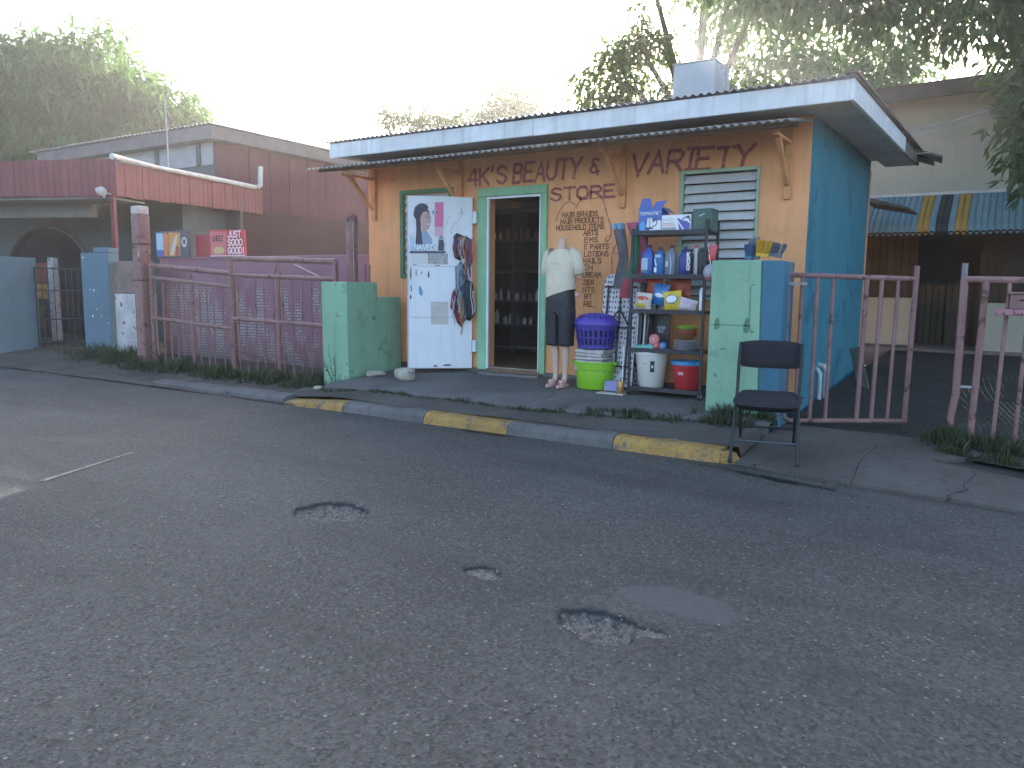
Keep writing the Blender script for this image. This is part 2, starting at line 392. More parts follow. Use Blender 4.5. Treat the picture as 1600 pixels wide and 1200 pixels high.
# sidewalk: sheet behind the kerb, then the raised shop platform
def sheet(xs, ys, zf, jit=0, seed=0):
    r = random.Random(seed); mb = MB(); n = len(xs)
    for j, y in enumerate(ys):
        for x in xs: 
            yy = y(x) if callable(y) else y
            mb.v.append((x, yy, zf(x, yy)+r.uniform(-jit, jit)))
    for j in range(len(ys)-1):
        for i in range(n-1): mb.f.append((j*n+i, j*n+i+1, (j+1)*n+i+1, (j+1)*n+i)); mb.mi.append(0)
    return mb
side_z = lambda x, y: apron_z(x, y)-.03 if x > -1.61 else (.30+.70*max(0, min(1, (x+6.95)/1.1)))*.112+.055*max(0, min(1, (y-5.8)/.5))+.006*math.sin(x*2.3)*math.sin(y*4)
def apron_z(x, y): return .018+.105*max(0, min(1, (y-5.5)/.85))
xs = np.append(np.linspace(-6.95, -1.62, 40), -1.60)
struct('sidewalk', sheet(xs, [lambda x: kerb_y(x)+.16, lambda x: kerb_y(x)+.3, 6.1, 6.32], side_z, .003, 4), M_CONC, smooth=True)
def plat_z(x, y): return .185+(y-6.2)*.055+.003*math.sin(x*3+y)
def plat_edge(x): return 6.18+.03*math.sin(x*2.1)+.02*math.sin(x*5.3)+(.18*max(0, (x+3.2))/1.3)
mb = MB()
xs = np.linspace(-6.45, -1.56, 46)
for x in xs:
    e = plat_edge(x)
    for (y, z) in ((e, 0.05), (e+.006, plat_z(x, e)-.02+R_.uniform(-.006, .004)), (e+.03, plat_z(x, e)), (6.8, plat_z(x, 6.8)), (7.3, plat_z(x, 7.3)), (7.75, plat_z(x, 7.75))): mb.v.append((x, y, z))
for i in range(len(xs)-1):
    for k in range(5): mb.f.append((i*6+k, (i+1)*6+k, (i+1)*6+k+1, i*6+k+1)); mb.mi.append(0)
struct('shop_platform', mb, M_PLAT, smooth=True)

# kerb stones, alternating bare and yellow paint
M_YEL = M('yellow_road_paint', (.38, .225, .06), rough=.7, var=.3, scale=5, bump=.4, bscale=30, spots=[((.13, .12, .105), .565, 9), ((.20, .15, .08), .56, 26)])
kroot = tag(bpy.data.objects.new('kerb', None), kind='structure'); COL.objects.link(kroot); kroot.location = (-5, 5.7, 0); kroot.matrix_basis = Matrix.Translation((-5, 5.7, 0))
segs = [(-9.25, -8.55, .045, 0), (-8.53, -7.65, .06, 0), (-7.63, -6.62, .085, 0), (-6.60, -5.70, .10, 1), (-5.69, -4.60, .10, 0), (-4.59, -3.64, .102, 1), (-3.63, -2.61, .102, 0), (-2.60, -1.72, .105, 1)]
for (a, b, h, yel) in segs:
    mb = MB(); n = 7
    for i in range(n):
        x = a+(b-a)*i/(n-1); y = kerb_y(x)+R_.uniform(-.004, .004); hh_ = h+R_.uniform(-.006, .006)
        ha = hh_ if not (a == -6.60) else hh_*(.35+.65*i/(n-1))
        for (dy, z) in ((-.005, -.05), (.02, ha*.55), (.06, ha*.93), (.085, ha), (.21, ha+.006), (.215, -.05)): mb.v.append((x, y+dy, z))
    for i in range(n-1):
        for k in range(5): mb.f.append((i*6+k, (i+1)*6+k, (i+1)*6+k+1, i*6+k+1)); mb.mi.append(0)
    mb.f += [(0,1,2,3,4,5), tuple(reversed(range((n-1)*6, n*6)))]; mb.mi += [0, 0]
    build('kerb_stone', mb, M_YEL if yel else M_KERB, kroot)
# broken lump at the end of the last yellow stone
mb = MB(); mb.lathe([(.0,-.03),(.075,-.03),(.085,.03),(.06,.085),(.0,.095)], (-1.66, kerb_y(-1.66)+.07, 0), 9, 1, .8)
mb.v = [(x+R_.uniform(-.012,.012), y+R_.uniform(-.012,.012), z+R_.uniform(-.01,.01)) for x, y, z in mb.v]
build('kerb_stone', mb, M_YEL, kroot)

# driveway apron on the right, dropped kerb, in cracked slabs
def apron_z(x, y): return .018+.105*max(0, min(1, (y-5.5)/.85))
ar = tag(bpy.data.objects.new('driveway_apron', None), kind='structure'); COL.objects.link(ar); ar.matrix_basis = Matrix.Translation((-.5, 6, 0))
def slab(poly_, lift, mat, th=.12):
    mb = MB(); n = len(poly_)
    top = [(x, y, apron_z(x, y)+lift) for x, y in poly_]; bot = [(x, y, -.1) for x, y in poly_]
    mb.add(top+bot, [tuple(range(n))]+[(i+n, (i+1) % n+n, (i+1) % n, i) for i in range(n)])
    return build('slab', mb, mat, ar, bevel=.003)
slab([(-1.60,5.62),(-.78,5.47),(-.80,5.95),(-.74,6.42),(-1.2,6.5),(-1.57,6.52)], .0, M_CONC)
slab([(-.777,5.467),(.35,5.33),(1.5,5.26),(1.5,5.78),(.3,5.95),(-.35,6.15),(-.7375,6.405),(-.7965,5.95)], .003, M_CONC)
slab([(-1.57,6.535),(-1.2,6.515),(-.74,6.435),(-.36,6.17),(.0,6.5),(-.3,6.95),(-1.57,7.0)], -.004, M_CONC)
slab([(1.52,5.25),(6,5.2),(6,6.1),(1.52,5.78)], .0, M_CONC)
# gutter lip and damp patch at the road edge
mb = MB(); rr_ = random.Random(21); top_ = []; bot_ = []
for i in range(23):
    x = -1.95+1.12*i/22; y = 5.50-.205*(x+1.95); w_ = .012+.045*math.sin(PI*min(1, max(0, (i-6)/16)))**1.2
    top_.append((x, y+rr_.uniform(0,.014), 0)); bot_.append((x, y-w_*rr_.uniform(.5,1.2), 0))
mb.v = bot_+top_; mb.f = [(i, i+1, 24+i, 23+i) for i in range(22)]; mb.mi = [0]*22
mt = M('wet_tar', (.012, .012, .013), rough=.35, var=.2)
o = struct('tar_stain', mb, mt); o.location.z = .012
mb = MB(); top_ = []; bot_ = []
for i in range(13):
    x = -4.12+.6*i/12; top_.append((x, 5.565+rr_.uniform(-.012,.006), 0)); bot_.append((x, 5.545-.03*math.sin(PI*i/12)*rr_.uniform(.2,1.4), 0))
mb.v = bot_+top_; mb.f = [(i, i+1, 14+i, 13+i) for i in range(12)]; mb.mi = [0]*12
o = struct('tar_stain', mb, mt); o.location.z = .012

struct('apron_bed', sheet(np.linspace(-1.6, 7, 20), [5.45, 5.8, 6.2, 6.6, 7.0], lambda x, y: apron_z(x, y)-.03, .004, 9), M_DIRT2)
# sliver of sunlight, painted as a pale strip on the asphalt
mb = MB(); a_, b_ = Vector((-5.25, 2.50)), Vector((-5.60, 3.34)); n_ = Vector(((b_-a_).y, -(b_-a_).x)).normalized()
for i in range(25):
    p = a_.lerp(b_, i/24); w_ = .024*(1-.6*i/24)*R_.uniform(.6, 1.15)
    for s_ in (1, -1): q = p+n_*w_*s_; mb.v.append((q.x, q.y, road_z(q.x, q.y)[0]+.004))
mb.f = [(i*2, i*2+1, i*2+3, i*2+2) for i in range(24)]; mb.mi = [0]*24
struct('sun_sliver', mb, M('sun_sliver_colour', (.34, .32, .26), var=.5, scale=30, spots=((.07, .068, .062), .55, 60)))
# left verge (unpaved edge in front of the gates), yards behind the gates
vz = lambda x, y: .012+.075*max(0, min(1, (y-6.0)/.9))+.008*math.sin(x*3.1)*math.sin(y*5)
xs = np.concatenate([np.linspace(-42, -14, 12), np.linspace(-13.5, -6.42, 40)])
struct('verge', sheet(xs, [5.665, 5.75, 5.9, 6.1, 6.4, 6.8, 7.4, 8.0, 9.5, 12, 17], vz, .006, 5), M_DIRT, smooth=True)
yz = lambda x, y: .10+.024*max(0, y-7.0)+.006*math.sin(x*3)*math.sin(y*2.2)
struct('yard', sheet(np.linspace(-1.62, 9, 30), [6.98, 7.4, 8, 9, 10, 11, 12, 13, 14, 15, 20, 40], yz, .006, 6), M_DIRT2, smooth=True)
vz2 = lambda x, y: .10+.03*math.sin(x*2)*.3
struct('verge', sheet(np.linspace(-.42, 9, 24), [lambda x: 6.45-.42*(x+.42) if x < .9 else 5.9, 6.5, 7.0], vz2, .006, 6), M_DIRT2, smooth=True)

# ================================================================== THE STORE
M_ORANGE = M('orange_wall_paint', (.82, .395, .18), rough=.88, var=.18, scale=1.4, bump=.4, bscale=30, streak=.28, spots=[((.66, .31, .14), .66, 3.5), ((.66, .60, .53), .68, 3.1)])
M_BLUE = M('blue_wall_paint', (.045, .215, .275), rough=.8, var=.22, scale=1.3, bump=.45, bscale=26, streak=.3, spots=[((.03, .15, .20), .575, 1.7), ((.10, .16, .17), .655, 6)])
M_PLINTH = concrete('plinth_render', (.12, .11, .1), (.2, .185, .17), crack=False)
M_GREEN = M('green_paint', (.26, .50, .29), rough=.7, var=.18, scale=3, bump=.2, streak=.25, spots=((.2, .26, .2), .70, 12))
M_WHITE = M('white_board_paint', (.70, .71, .70), rough=.65, var=.16, scale=3, bump=.2, streak=.35, spots=((.3, .27, .23), .70, 7))
M_SOFFIT = M('soffit_board', (.42, .42, .40), rough=.85, var=.25, scale=2, bump=.15, streak=.2)
M_ZINC = M('zinc_sheet', (.42, .43, .43), rough=.45, var=.35, scale=2.5, bump=.1, metallic=.6, spots=[((.2, .09, .045), .62, 3.5)])
M_TIMBER = M('painted_timber', (.70, .33, .14), rough=.85, var=.25, scale=6, bump=.25)
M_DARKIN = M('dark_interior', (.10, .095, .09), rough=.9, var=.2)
M_FLOOR = M('tile_floor', (.22, .13, .08), rough=.5, var=.3)
M_DOORW = M('white_metal_door', (.74, .755, .765), rough=.5, var=.08, scale=1.5, bump=.06, streak=.12, spots=((.25, .2, .17), .745, 9))
M_STEEL = M('bare_steel', (.35, .34, .33), rough=.45, metallic=.7, var=.3, scale=9)
M_LOUV = M('louvre_blade', (.62, .62, .60), rough=.5, var=.12, scale=4, bump=.06, streak=.2, rnd=.25)
M_SIGN = M('sign_paint_maroon', (.33, .11, .10), rough=.85, var=.35, scale=6, bump=.1, spots=((.62, .29, .13), .57, 16))
M_SIGN2 = M('sign_paint_brown', (.16, .075, .045), rough=.85, var=.3, scale=9, bump=.1, spots=((.55, .26, .11), .63, 30))

SY = 7.70
store = thing('variety_store', 'orange and blue one-storey shop with white roof board and painted sign', 'shop', (-4.4, SY, .2))
# walls
def wall_boxes(mb, x0, x1, z0, z1, y0, y1, holes):
    cuts = sorted(set([x0, x1]+[h[0] for h in holes]+[h[1] for h in holes]))
    for a, b in zip(cuts[:-1], cuts[1:]):
        c = (a+b)/2; hs = sorted([(h[2], h[3]) for h in holes if h[0] < c < h[1]])
        z = z0
        for l, u in hs:
            if l > z: mb.box(a, y0, z, b, y1, l)
            z = u
        if z < z1: mb.box(a, y0, z, b, y1, z1)
HOLES_W = [(-5.26, -4.52, .2, 2.355), (-6.56, -5.84, 1.45, 2.45), (-2.85, -2.11, 1.22, 2.45)]
mb = MB(); wall_boxes(mb, -7.18, -1.625, .315, 3.02, SY, SY+.14, HOLES_W)
fw = build('front_wall', mb, M_ORANGE, store); fw['label'] = 'orange front wall with painted lettering and peeled patches'
mb = MB(); mb.box(-7.185, SY-.006, .1, -5.27, SY+.14, .313); mb.box(-4.51, SY-.006, .1, -1.63, SY+.14, .313)
build('plinth', mb, M_PLINTH, store)
mb = MB()
mb.hexa([(-1.62,SY,.05),(-1.76,12.2,.05),(-1.90,12.2,.05),(-1.77,SY,.05),(-1.62,SY,2.93),(-1.76,12.2,3.12),(-1.90,12.2,3.12),(-1.77,SY,2.93)])
mb.v = [(x, y+.002, z) for x, y, z in mb.v]
sw = build('side_wall', mb, M_BLUE, store); sw['label'] = 'blue side wall'
mb = MB(); mb.box(-7.18, SY+.14, .05, -7.03, 12.2, 3.0); build('side_wall', mb, M_ORANGE, store)
mb = MB(); mb.box(-7.18, 12.2, .05, -1.76, 12.34, 3.0); build('back_wall', mb, M_ORANGE, store)
mb = MB(); mb.box(-7.03, SY+.14, .2, -1.78, 12.2, .325); mb.box(-5.26, SY-.02, .2, -4.52, SY+.14, .327); build('floor', mb, M_FLOOR, store)
mb = MB(); mb.box(-5.30, SY-.16, .18, -4.46, SY-.021, .285); build('doorstep', mb, M_PLINTH, store, bevel=.01)
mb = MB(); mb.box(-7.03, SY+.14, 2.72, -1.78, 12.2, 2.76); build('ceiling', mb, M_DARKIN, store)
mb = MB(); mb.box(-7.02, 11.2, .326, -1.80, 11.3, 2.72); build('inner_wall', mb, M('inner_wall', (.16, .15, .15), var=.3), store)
# roof: corrugated sheets
def corrugated(x0, x1, P0, P1, amp=.011, pitch=.076, th=0, n=6):
    """sheet between front edge P0=(y,z) and back edge P1, waves along X"""
    k = max(2, int((x1-x0)/pitch*n)); mb = MB()
    for i in range(k+1):
        x = x0+(x1-x0)*i/k; w = amp*math.sin(2*PI*x/pitch)
        mb.v += [(x, P0[0], P0[1]+w), (x, P1[0], P1[1]+w), (x, P0[0], P0[1]+w-.004), (x, P1[0], P1[1]+w-.004)]
    for i in range(k):
        a = i*4; b = a+4
        mb.f += [(a, b, b+1, a+1), (a+2, a+3, b+3, b+2), (a, a+2, b+2, b)]; mb.mi += [0]*3
    return mb
roof = build('roof_deck', MB().hexa([(-7.24,7.14,2.985),(-1.25,7.14,2.985),(-1.25,12.7,3.20),(-7.24,12.7,3.20),(-7.24,7.14,3.03),(-1.25,7.14,3.03),(-1.25,12.7,3.245),(-7.24,12.7,3.245)]), M_SOFFIT, store)
xs = np.linspace(-7.32, -1.18, 8)
for i in range(7):
    dz = R_.uniform(0, .012); dy = R_.uniform(-.03, .03)
    build('roof_sheet', corrugated(xs[i]-.03, xs[i+1], (7.06+dy*.5, 3.062+dz), (12.85, 3.30+dz)), M_ZINC, roof)
# torn sheet ends hanging off the back corner
for k, (x0, x1, y0, y1, z0, z1) in enumerate(((-1.35,-.98,12.5,13.05,3.24,3.12), (-1.30,-.86,12.2,12.7,3.27,3.10))):
    mb = MB().hexa([(x0,y0,z0),(x1,y0-.1,z1),(x1-.03,y1-.2,z1-.03),(x0,y1,z0),(x0,y0,z0+.02),(x1,y0-.1,z1+.02),(x1-.03,y1-.2,z1-.01),(x0,y1,z0+.02)])
    build('torn_sheet', mb, M('rusty_sheet', (.10, .085, .075), var=.4, scale=6), roof)
# fascia boards, soffit
mb = MB(); mb.box(-7.27, 7.10, 2.875, -4.30, 7.135, 3.045); build('fascia_board', mb, M_WHITE, store, bevel=.004)
mb = MB(); mb.box(-4.295, 7.10, 2.872, -1.225, 7.135, 3.045); build('fascia_board', mb, M_WHITE, store, bevel=.004)
def slope_board(y0, y1, zl0, zl1, h0, h1, x0, x1): return MB().hexa([(x0,y0,zl0),(x1,y0,zl0),(x1,y1,zl1),(x0,y1,zl1),(x0,y0,zl0+h0),(x1,y0,zl0+h0),(x1,y1,zl1+h1),(x0,y1,zl1+h1)])
build('fascia_board', slope_board(7.101, 10.9, 2.874, 3.015, .172, .172, -1.2235, -1.19), M_WHITE, store, bevel=.004)
build('fascia_board', slope_board(10.92, 12.7, 3.01, 3.09, .15, .13, -1.225, -1.195), M('rotten_board', (.16, .15, .14), var=.5, scale=8, bump=.4), store, bevel=.004)
build('roof_edge', slope_board(7.0, 12.75, 3.07, 3.285, .02, .02, -1.25, -1.155), M('rusty_edge', (.13, .105, .09), var=.4), roof)
build('soffit', slope_board(7.14, SY-.003, 2.885, 2.905, .015, .015, -7.24, -1.63), M_SOFFIT, store)
build('soffit', slope_board(7.14, 12.7, 2.887, 3.10, .015, .015, -1.628, -1.228), M_SOFFIT, store)
# lower corrugated awning over the shopfront
xs = np.linspace(-7.36, -1.64, 8)
for i in range(7):
    d0 = R_.uniform(-.02, .02); dz = R_.uniform(-.008, .008)
    o = build('awning_sheet', corrugated(xs[i]-.02, xs[i+1]+.02, (6.80+d0, 2.705+dz+.004*(i % 2)), (7.693, 2.86+.004*(i % 2)), amp=.013), M('awning_zinc', (.34, .33, .31), rough=.55, var=.35, metallic=.35, spots=((.17, .085, .045), .63, 4)), store)
mb = MB(); mb.box(-7.3, 6.94, 2.685, -1.68, 6.975, 2.713); mb.box(-7.3, 7.35, 2.755, -1.68, 7.385, 2.783); build('awning_batten', mb, M('old_batten', (.2, .13, .08), var=.3), store)
for x in (-7.06, -5.66, -3.52, -1.82):
    mb = MB(); mb.box(x-.035, SY-.045, 2.15, x+.035, SY-.001, 2.80)
    br = build('awning_bracket', mb, M_TIMBER, store, bevel=.005)
    mb = MB(); mb.hexa([(x-.022,SY-.09,2.29),(x+.022,SY-.09,2.29),(x+.022,SY-.046,2.27),(x-.022,SY-.046,2.27),(x-.022,7.22,2.64),(x+.022,7.22,2.64),(x+.022,7.27,2.67),(x-.022,7.27,2.67)])
    build('strut', mb, M_TIMBER, br, bevel=.004)
    mb = MB(); mb.box(x-.024, 7.12, 2.655, x+.024, SY-.046, 2.684)
    build('arm', mb, M_TIMBER, br, bevel=.004)
# small lean-to roof behind the blue wall
mb = MB().hexa([(-1.86,12.4,2.60),(-1.28,12.5,2.47),(-1.25,13.6,2.47),(-1.86,13.6,2.60),(-1.86,12.4,2.66),(-1.28,12.5,2.50),(-1.25,13.6,2.50),(-1.86,13.6,2.66)])
build('lean_to_roof', mb, M('lean_to', (.09, .085, .08), var=.3), store)
# door frame, threshold
df = MB(); df.box(-5.40, SY-.035, .30, -5.262, SY+.1, 2.357); df.box(-4.518, SY-.035, .30, -4.445, SY+.1, 2.357); df.box(-5.40, SY-.036, 2.358, -4.445, SY+.1, 2.455)
build('door_frame', df, M_GREEN, store, bevel=.006)
mb = MB(); mb.box(-5.255, SY-.045, .32, -5.23, SY-.02, 2.35); mb.box(-5.228, SY-.045, 2.325, -4.522, SY-.02, 2.35); mb.box(-4.535, SY-.04, .32, -4.522, SY-.02, 2.324); build('door_stop', mb, M_DOORW, store)
mb = MB(); mb.box(-5.22, SY-.03, .328, -4.54, SY+.03, .338); build('threshold', mb, M('worn_threshold', (.35, .3, .25), var=.4, scale=12), store)
# open door leaf, swung outwards; hinge at x=-5.47
HINGE = Vector((-5.455, SY-.055, 0)); FREE = Vector((-6.045, 7.15, 0))
du = (HINGE-FREE).normalized(); dn = Vector((du.y, -du.x, 0)); DL = (HINGE-FREE).length     # du: left->right as seen, dn: towards viewer
Md = Matrix(((du.x, -dn.x, 0, FREE.x), (du.y, -dn.y, 0, FREE.y), (0, 0, 1, .305), (0, 0, 0, 1)))   # local x along leaf, local -y towards the street
DH = 2.055
leaf = build('door_leaf', MB().box(0, 0, 0, DL, .038, DH).xf(Md), M_DOORW, store, bevel=.006); leaf['label'] = 'white metal door leaf standing open'
mb = MB(); mb.box(-.012, -.004, .0, .0, .042, DH).xf(Md); build('edge_strip', mb, M('door_edge', (.55, .56, .57), var=.2), leaf)
for z in (1.23, .62): build('seam', MB().box(.02, -.004, z, DL-.01, -.002, z+.005).xf(Md), M('door_seam', (.4, .4, .4), var=.3), leaf)
for z in (.28, 1.82):
    mb = MB(); mb.box(-5.452, SY-.075, z-.07+.3, -5.395, SY-.037, z+.07+.3); mb.tube([(-5.45,SY-.09,z+.22),(-5.45,SY-.09,z+.38)], .013); build('hinge', mb, M_DOORW, leaf, bevel=.003)
mb = MB()
for (x, z, w, h) in ((.025,1.08,.016,.13),(.03,.93,.013,.08),(.09,1.12,.012,.07),(.155,1.14,.012,.03),(.235,1.1,.02,.07),(.02,.84,.02,.05),(.30,.02,.05,.02),(.42,.03,.1,.02),(.06,1.245,.05,.008),(.32,1.24,.07,.008)):
    k = [(x,z),(x+w*.6,z-h*.1),(x+w,z+h*.3),(x+w*.8,z+h),(x+w*.3,z+h*1.05),(x-w*.1,z+h*.5)]
    poly(mb, k, (0,-.0022,0), (1,0,0), (0,0,1), (0,-1,0), 0)
mb.xf(Md); tag(build('paint_chip', mb, M('chip_rust', (.16, .12, .1), var=.4, scale=30), leaf), kind='stuff')
mb = MB(); poly(mb, [(.13,.90),(.165,.87),(.175,.92),(.155,.98),(.14,1.0),(.125,.97)], (0,-.0026,0), (1,0,0), (0,0,1), (0,-1,0), 0); mb.xf(Md); build('paint_smear', mb, M('blue_smear', (.16, .38, .55)), leaf)
# left window behind the door leaf
wl = MB(); wl.box(-6.62, SY-.03, 1.40, -6.562, SY+.08, 2.50); wl.box(-5.838, SY-.03, 1.40, -5.78, SY+.08, 2.50); wl.box(-6.56, SY-.03, 2.452, -5.84, SY+.08, 2.50); wl.box(-6.56, SY-.03, 1.40, -5.84, SY+.08, 1.448)
w = build('window', wl, M('dark_green_frame', (.10, .22, .12), var=.2, streak=.2), store, bevel=.004)
for i in range(9):
    z = 1.46+i*.11; build('louvre_blade', MB().hexa([(-6.555,SY+.0,z),(-5.845,SY+.0,z),(-5.845,SY+.06,z+.11),(-6.555,SY+.06,z+.11),(-6.555,SY-.004,z+.006),(-5.845,SY-.004,z+.006),(-5.845,SY+.056,z+.116),(-6.555,SY+.056,z+.116)]), M_LOUV, w)
# right louvre window
wr = MB(); wr.box(-2.885, SY-.03, 1.19, -2.848, SY+.08, 2.485); wr.box(-2.112, SY-.03, 1.19, -2.085, SY+.08, 2.485); wr.box(-2.846, SY-.03, 2.45, -2.114, SY+.08, 2.485); wr.box(-2.846, SY-.03, 1.19, -2.114, SY+.08, 1.222)
w = build('window', wr, M('pale_green_frame', (.36, .47, .33), var=.2, streak=.25), store, bevel=.004); w['label'] = 'grey metal louvre window'
for i in range(13):
    z = 1.235+i*.093; t_ = R_.uniform(-.006, .006); a = -2.84; b = -2.12; j = R_.uniform(-.004, .004)
    build('louvre_blade', MB().hexa([(a,SY-.022+t_,z+j),(b,SY-.022+t_,z-j),(b,SY+.045,z+.083),(a,SY+.045,z+.083),(a,SY-.028+t_,z+.005+j),(b,SY-.028+t_,z+.005-j),(b,SY+.039,z+.088),(a,SY+.039,z+.088)]), M_LOUV, w)
# painted sign
U, V, N = (1,0,0), (0,0,1), (0,-1,0)
def wtext(txt, px, z, h, w, mat, th=.15, **k):
    mb = MB(); letter(mb, txt, (px, SY-.001, z), U, V, N, h, th=th, width=w, **k); return build('lettering', mb, mat, fw)
wtext("4K'S", -5.55, 2.505, .185, .58, M_SIGN, th=.17, jit=.03)
wtext('BEAUTY', -4.92, 2.50, .205, .90, M_SIGN, th=.17, jit=.03, slant=.12)
wtext('&', -3.93, 2.54, .15, .14, M_SIGN, th=.17, slant=.1)
wtext('VARIETY', -3.44, 2.49, .205, 1.30, M_SIGN, th=.18, jit=.03, slant=.15)
wtext('STORE', -4.40, 2.275, .125, .82, M_SIGN, th=.22, jit=.02, wf=.9)
LX = lambda px: -4.26+(px-878)*.00786
LZ = lambda py: 2.075-(py-340.5)*.00735
for txt, a, b, py in (('HAIR BRAIDS',878,936,340),('HAIR PRODUCTS',876,945,349.5),('HOUSEHOLD ITEMS',869,946,359),('ARTS',913,937,368),('EMS',915,937,378),('E PARTS',915,954,388.5),('LOTIONS',915,954,399),('NAILS',914,943,409),('CH',914,930,419),('CREAM',913,943,430),('ZIER',914,932,441.5),('NTS',914,934,452.5),('RT',917,930,463),('RE.',916,936,474)):
    wtext(txt, LX(a), LZ(py), .053, (b-a)*.00786, M_SIGN2, th=.17, jit=.03, gap=.3)
mb = MB()   # painted scrolls round the list
def scroll(pts, th): ribbon(mb, [(LX(a), LZ(b)) for a, b in pts], th, Vector((0, SY-.001, 0)), Vector(U), Vector(V), Vector(N), .004+.0003*len(mb.f) % .002)
def bez(*P, n=14):
    out = []
    for i in range(n+1):
        t_ = i/n; Q = [Vector(p) for p in P]
        while len(Q) > 1: Q = [Q[k]*(1-t_)+Q[k+1]*t_ for k in range(len(Q)-1)]
        out.append(tuple(Q[0]))
    return out
scroll(bez((900,326),(908,308),(922,318),(938,312)), .008)
scroll(bez((938,312),(950,322),(940,340),(956,345),(962,368),(950,378)), .010)
scroll(bez((950,378),(944,380),(946,366),(954,364),(960,374),(949,376)), .007)
scroll(bez((958,424),(960,405),(950,395),(966,385),(966,374)), .009)
scroll(bez((966,386),(972,398),(958,402),(960,386)), .007)
scroll(bez((898,322),(890,312),(880,316),(872,330),(868,345)), .008)
build('painted_scroll', mb, M_SIGN, fw)
# interior shelving with goods, seen through the door
sh = thing('shop_shelving', 'dark shelving unit inside the open shop door', 'shelf', (-6.2, 9.5, .327))
for x in (-6.98, -6.02, -5.35, -4.7):
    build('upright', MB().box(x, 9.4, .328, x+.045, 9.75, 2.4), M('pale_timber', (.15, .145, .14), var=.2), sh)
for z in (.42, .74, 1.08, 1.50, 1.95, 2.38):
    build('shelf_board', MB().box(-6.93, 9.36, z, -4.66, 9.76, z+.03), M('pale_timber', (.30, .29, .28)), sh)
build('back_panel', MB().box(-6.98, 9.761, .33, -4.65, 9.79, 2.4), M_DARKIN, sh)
bcols = [(.5,.5,.48), (.35,.36,.4), (.55,.5,.4), (.2,.22,.3), (.6,.6,.62), (.4,.2,.2)]
kbot = 0
for z in (.77, 1.11, 1.98):
    x = -6.85
    while x < -5.0:
        h = R_.uniform(.1, .2); r = R_.uniform(.022, .038)
        mb = MB(); mb.lathe([(r*.95,0),(r,.01),(r,h*.7),(r*.45,h*.82),(r*.4,h)], (x, 9.42, z+.001), 10)
        b_ = build('bottle', mb, M('stock_%d' % R_.randrange(6), bcols[R_.randrange(6)], rough=.4, bump=0), smooth=True)
        tag(b_, 'small bottle or jar standing on the dark shelves inside the shop', 'bottle', 'stock on the shelves inside the shop'); kbot += 1
        x += R_.uniform(.085, .15)
# pale box standing on the shop roof
mb = MB().hexa([(-3.80,9.7,3.19),(-3.20,9.7,3.19),(-3.20,10.3,3.2),(-3.80,10.3,3.2),(-3.79,9.7,4.12),(-3.25,9.7,4.12),(-3.25,10.3,4.12),(-3.79,10.3,4.12)])
tk = thing('roof_tank', 'pale grey square tank standing on the shop roof', 'tank', (-3.5, 10, 3.19))
build('tank_body', mb, M('tank_grey', (.45, .46, .46), var=.15), tk, bevel=.02)
build('tank_lid', MB().box(-3.795, 9.69, 4.121, -3.24, 10.31, 4.14), M('tank_lid', (.5, .5, .5)), tk, bevel=.008)
build('tank_pipe', MB().tube([(-3.14,9.75,3.2),(-3.14,9.75,4.0),(-3.2,9.75,4.02)], .02), M_STEEL, tk)

# ================================================================== PILLARS, GATES, FENCES
M_PILLAR = M('pillar_green', (.26, .45, .30), rough=.85, var=.15, scale=2, bump=.6, bscale=22, streak=.28, spots=[((.20, .34, .23), .585, 3), ((.14, .20, .14), .635, 8), ((.42, .42, .36), .70, 14)])
M_PBLUE = M('pillar_blue', (.06, .175, .245), rough=.85, var=.2, scale=2, bump=.35, bscale=35, streak=.25, spots=[((.1, .16, .2), .62, 7), ((.4, .4, .36), .70, 14)])
M_PINK = M('pink_gate_paint', (.27, .15, .135), rough=.6, var=.3, scale=5, bump=.15, spots=[((.10, .055, .04), .585, 9)], streak=.35)
M_CAP = M('old_render', (.40, .37, .32), rough=.9, var=.3, scale=6, bump=.3)

# left pillar
gp = thing('gate_pillar', 'plain green concrete pillar with a pink pipe behind, left of the shop', 'pillar', (-6.7, 6.8, .1))
build('pillar_body', MB().hexa([(-6.885,6.57,.0),(-6.475,6.57,.0),(-6.48,7.09,.0),(-6.885,7.09,.0),(-6.91,6.57,1.335),(-6.49,6.57,1.335),(-6.485,7.09,1.335),(-6.91,7.09,1.335)]), M_PILLAR, gp, bevel=.008)
build('pillar_top', MB().box(-6.90, 6.58, 1.3355, -6.50, 7.08, 1.342), M_CAP, gp)
build('side_block', MB().box(-6.72, 7.092, .0, -6.50, 7.55, 1.16), M_PILLAR, gp, bevel=.02)
for (x, y) in ((-6.55, 6.95), (-6.56, 7.04), (-6.74, 6.66)):
    build('rebar', MB().tube([(x,y,1.2),(x+.003,y,1.55)], .006, 6), M('rusty_bar', (.12, .07, .05)), gp)
pp_ = thing('pipe_post', 'round-capped pink pipe post standing behind the green pillar', 'post', (-6.97, 6.9, .05))
build('pipe', MB().lathe([(.074,0),(.074,2.05),(.071,2.09),(.055,2.125),(.03,2.142),(0,2.146)], (-6.97, 7.16, .05), 16, capt=False), M_PINK, pp_, smooth=True)
build('wire', MB().tube([(-6.885,7.1,2.08),(-6.88,7.1,1.36)], .006, 5), M_CAP, pp_)

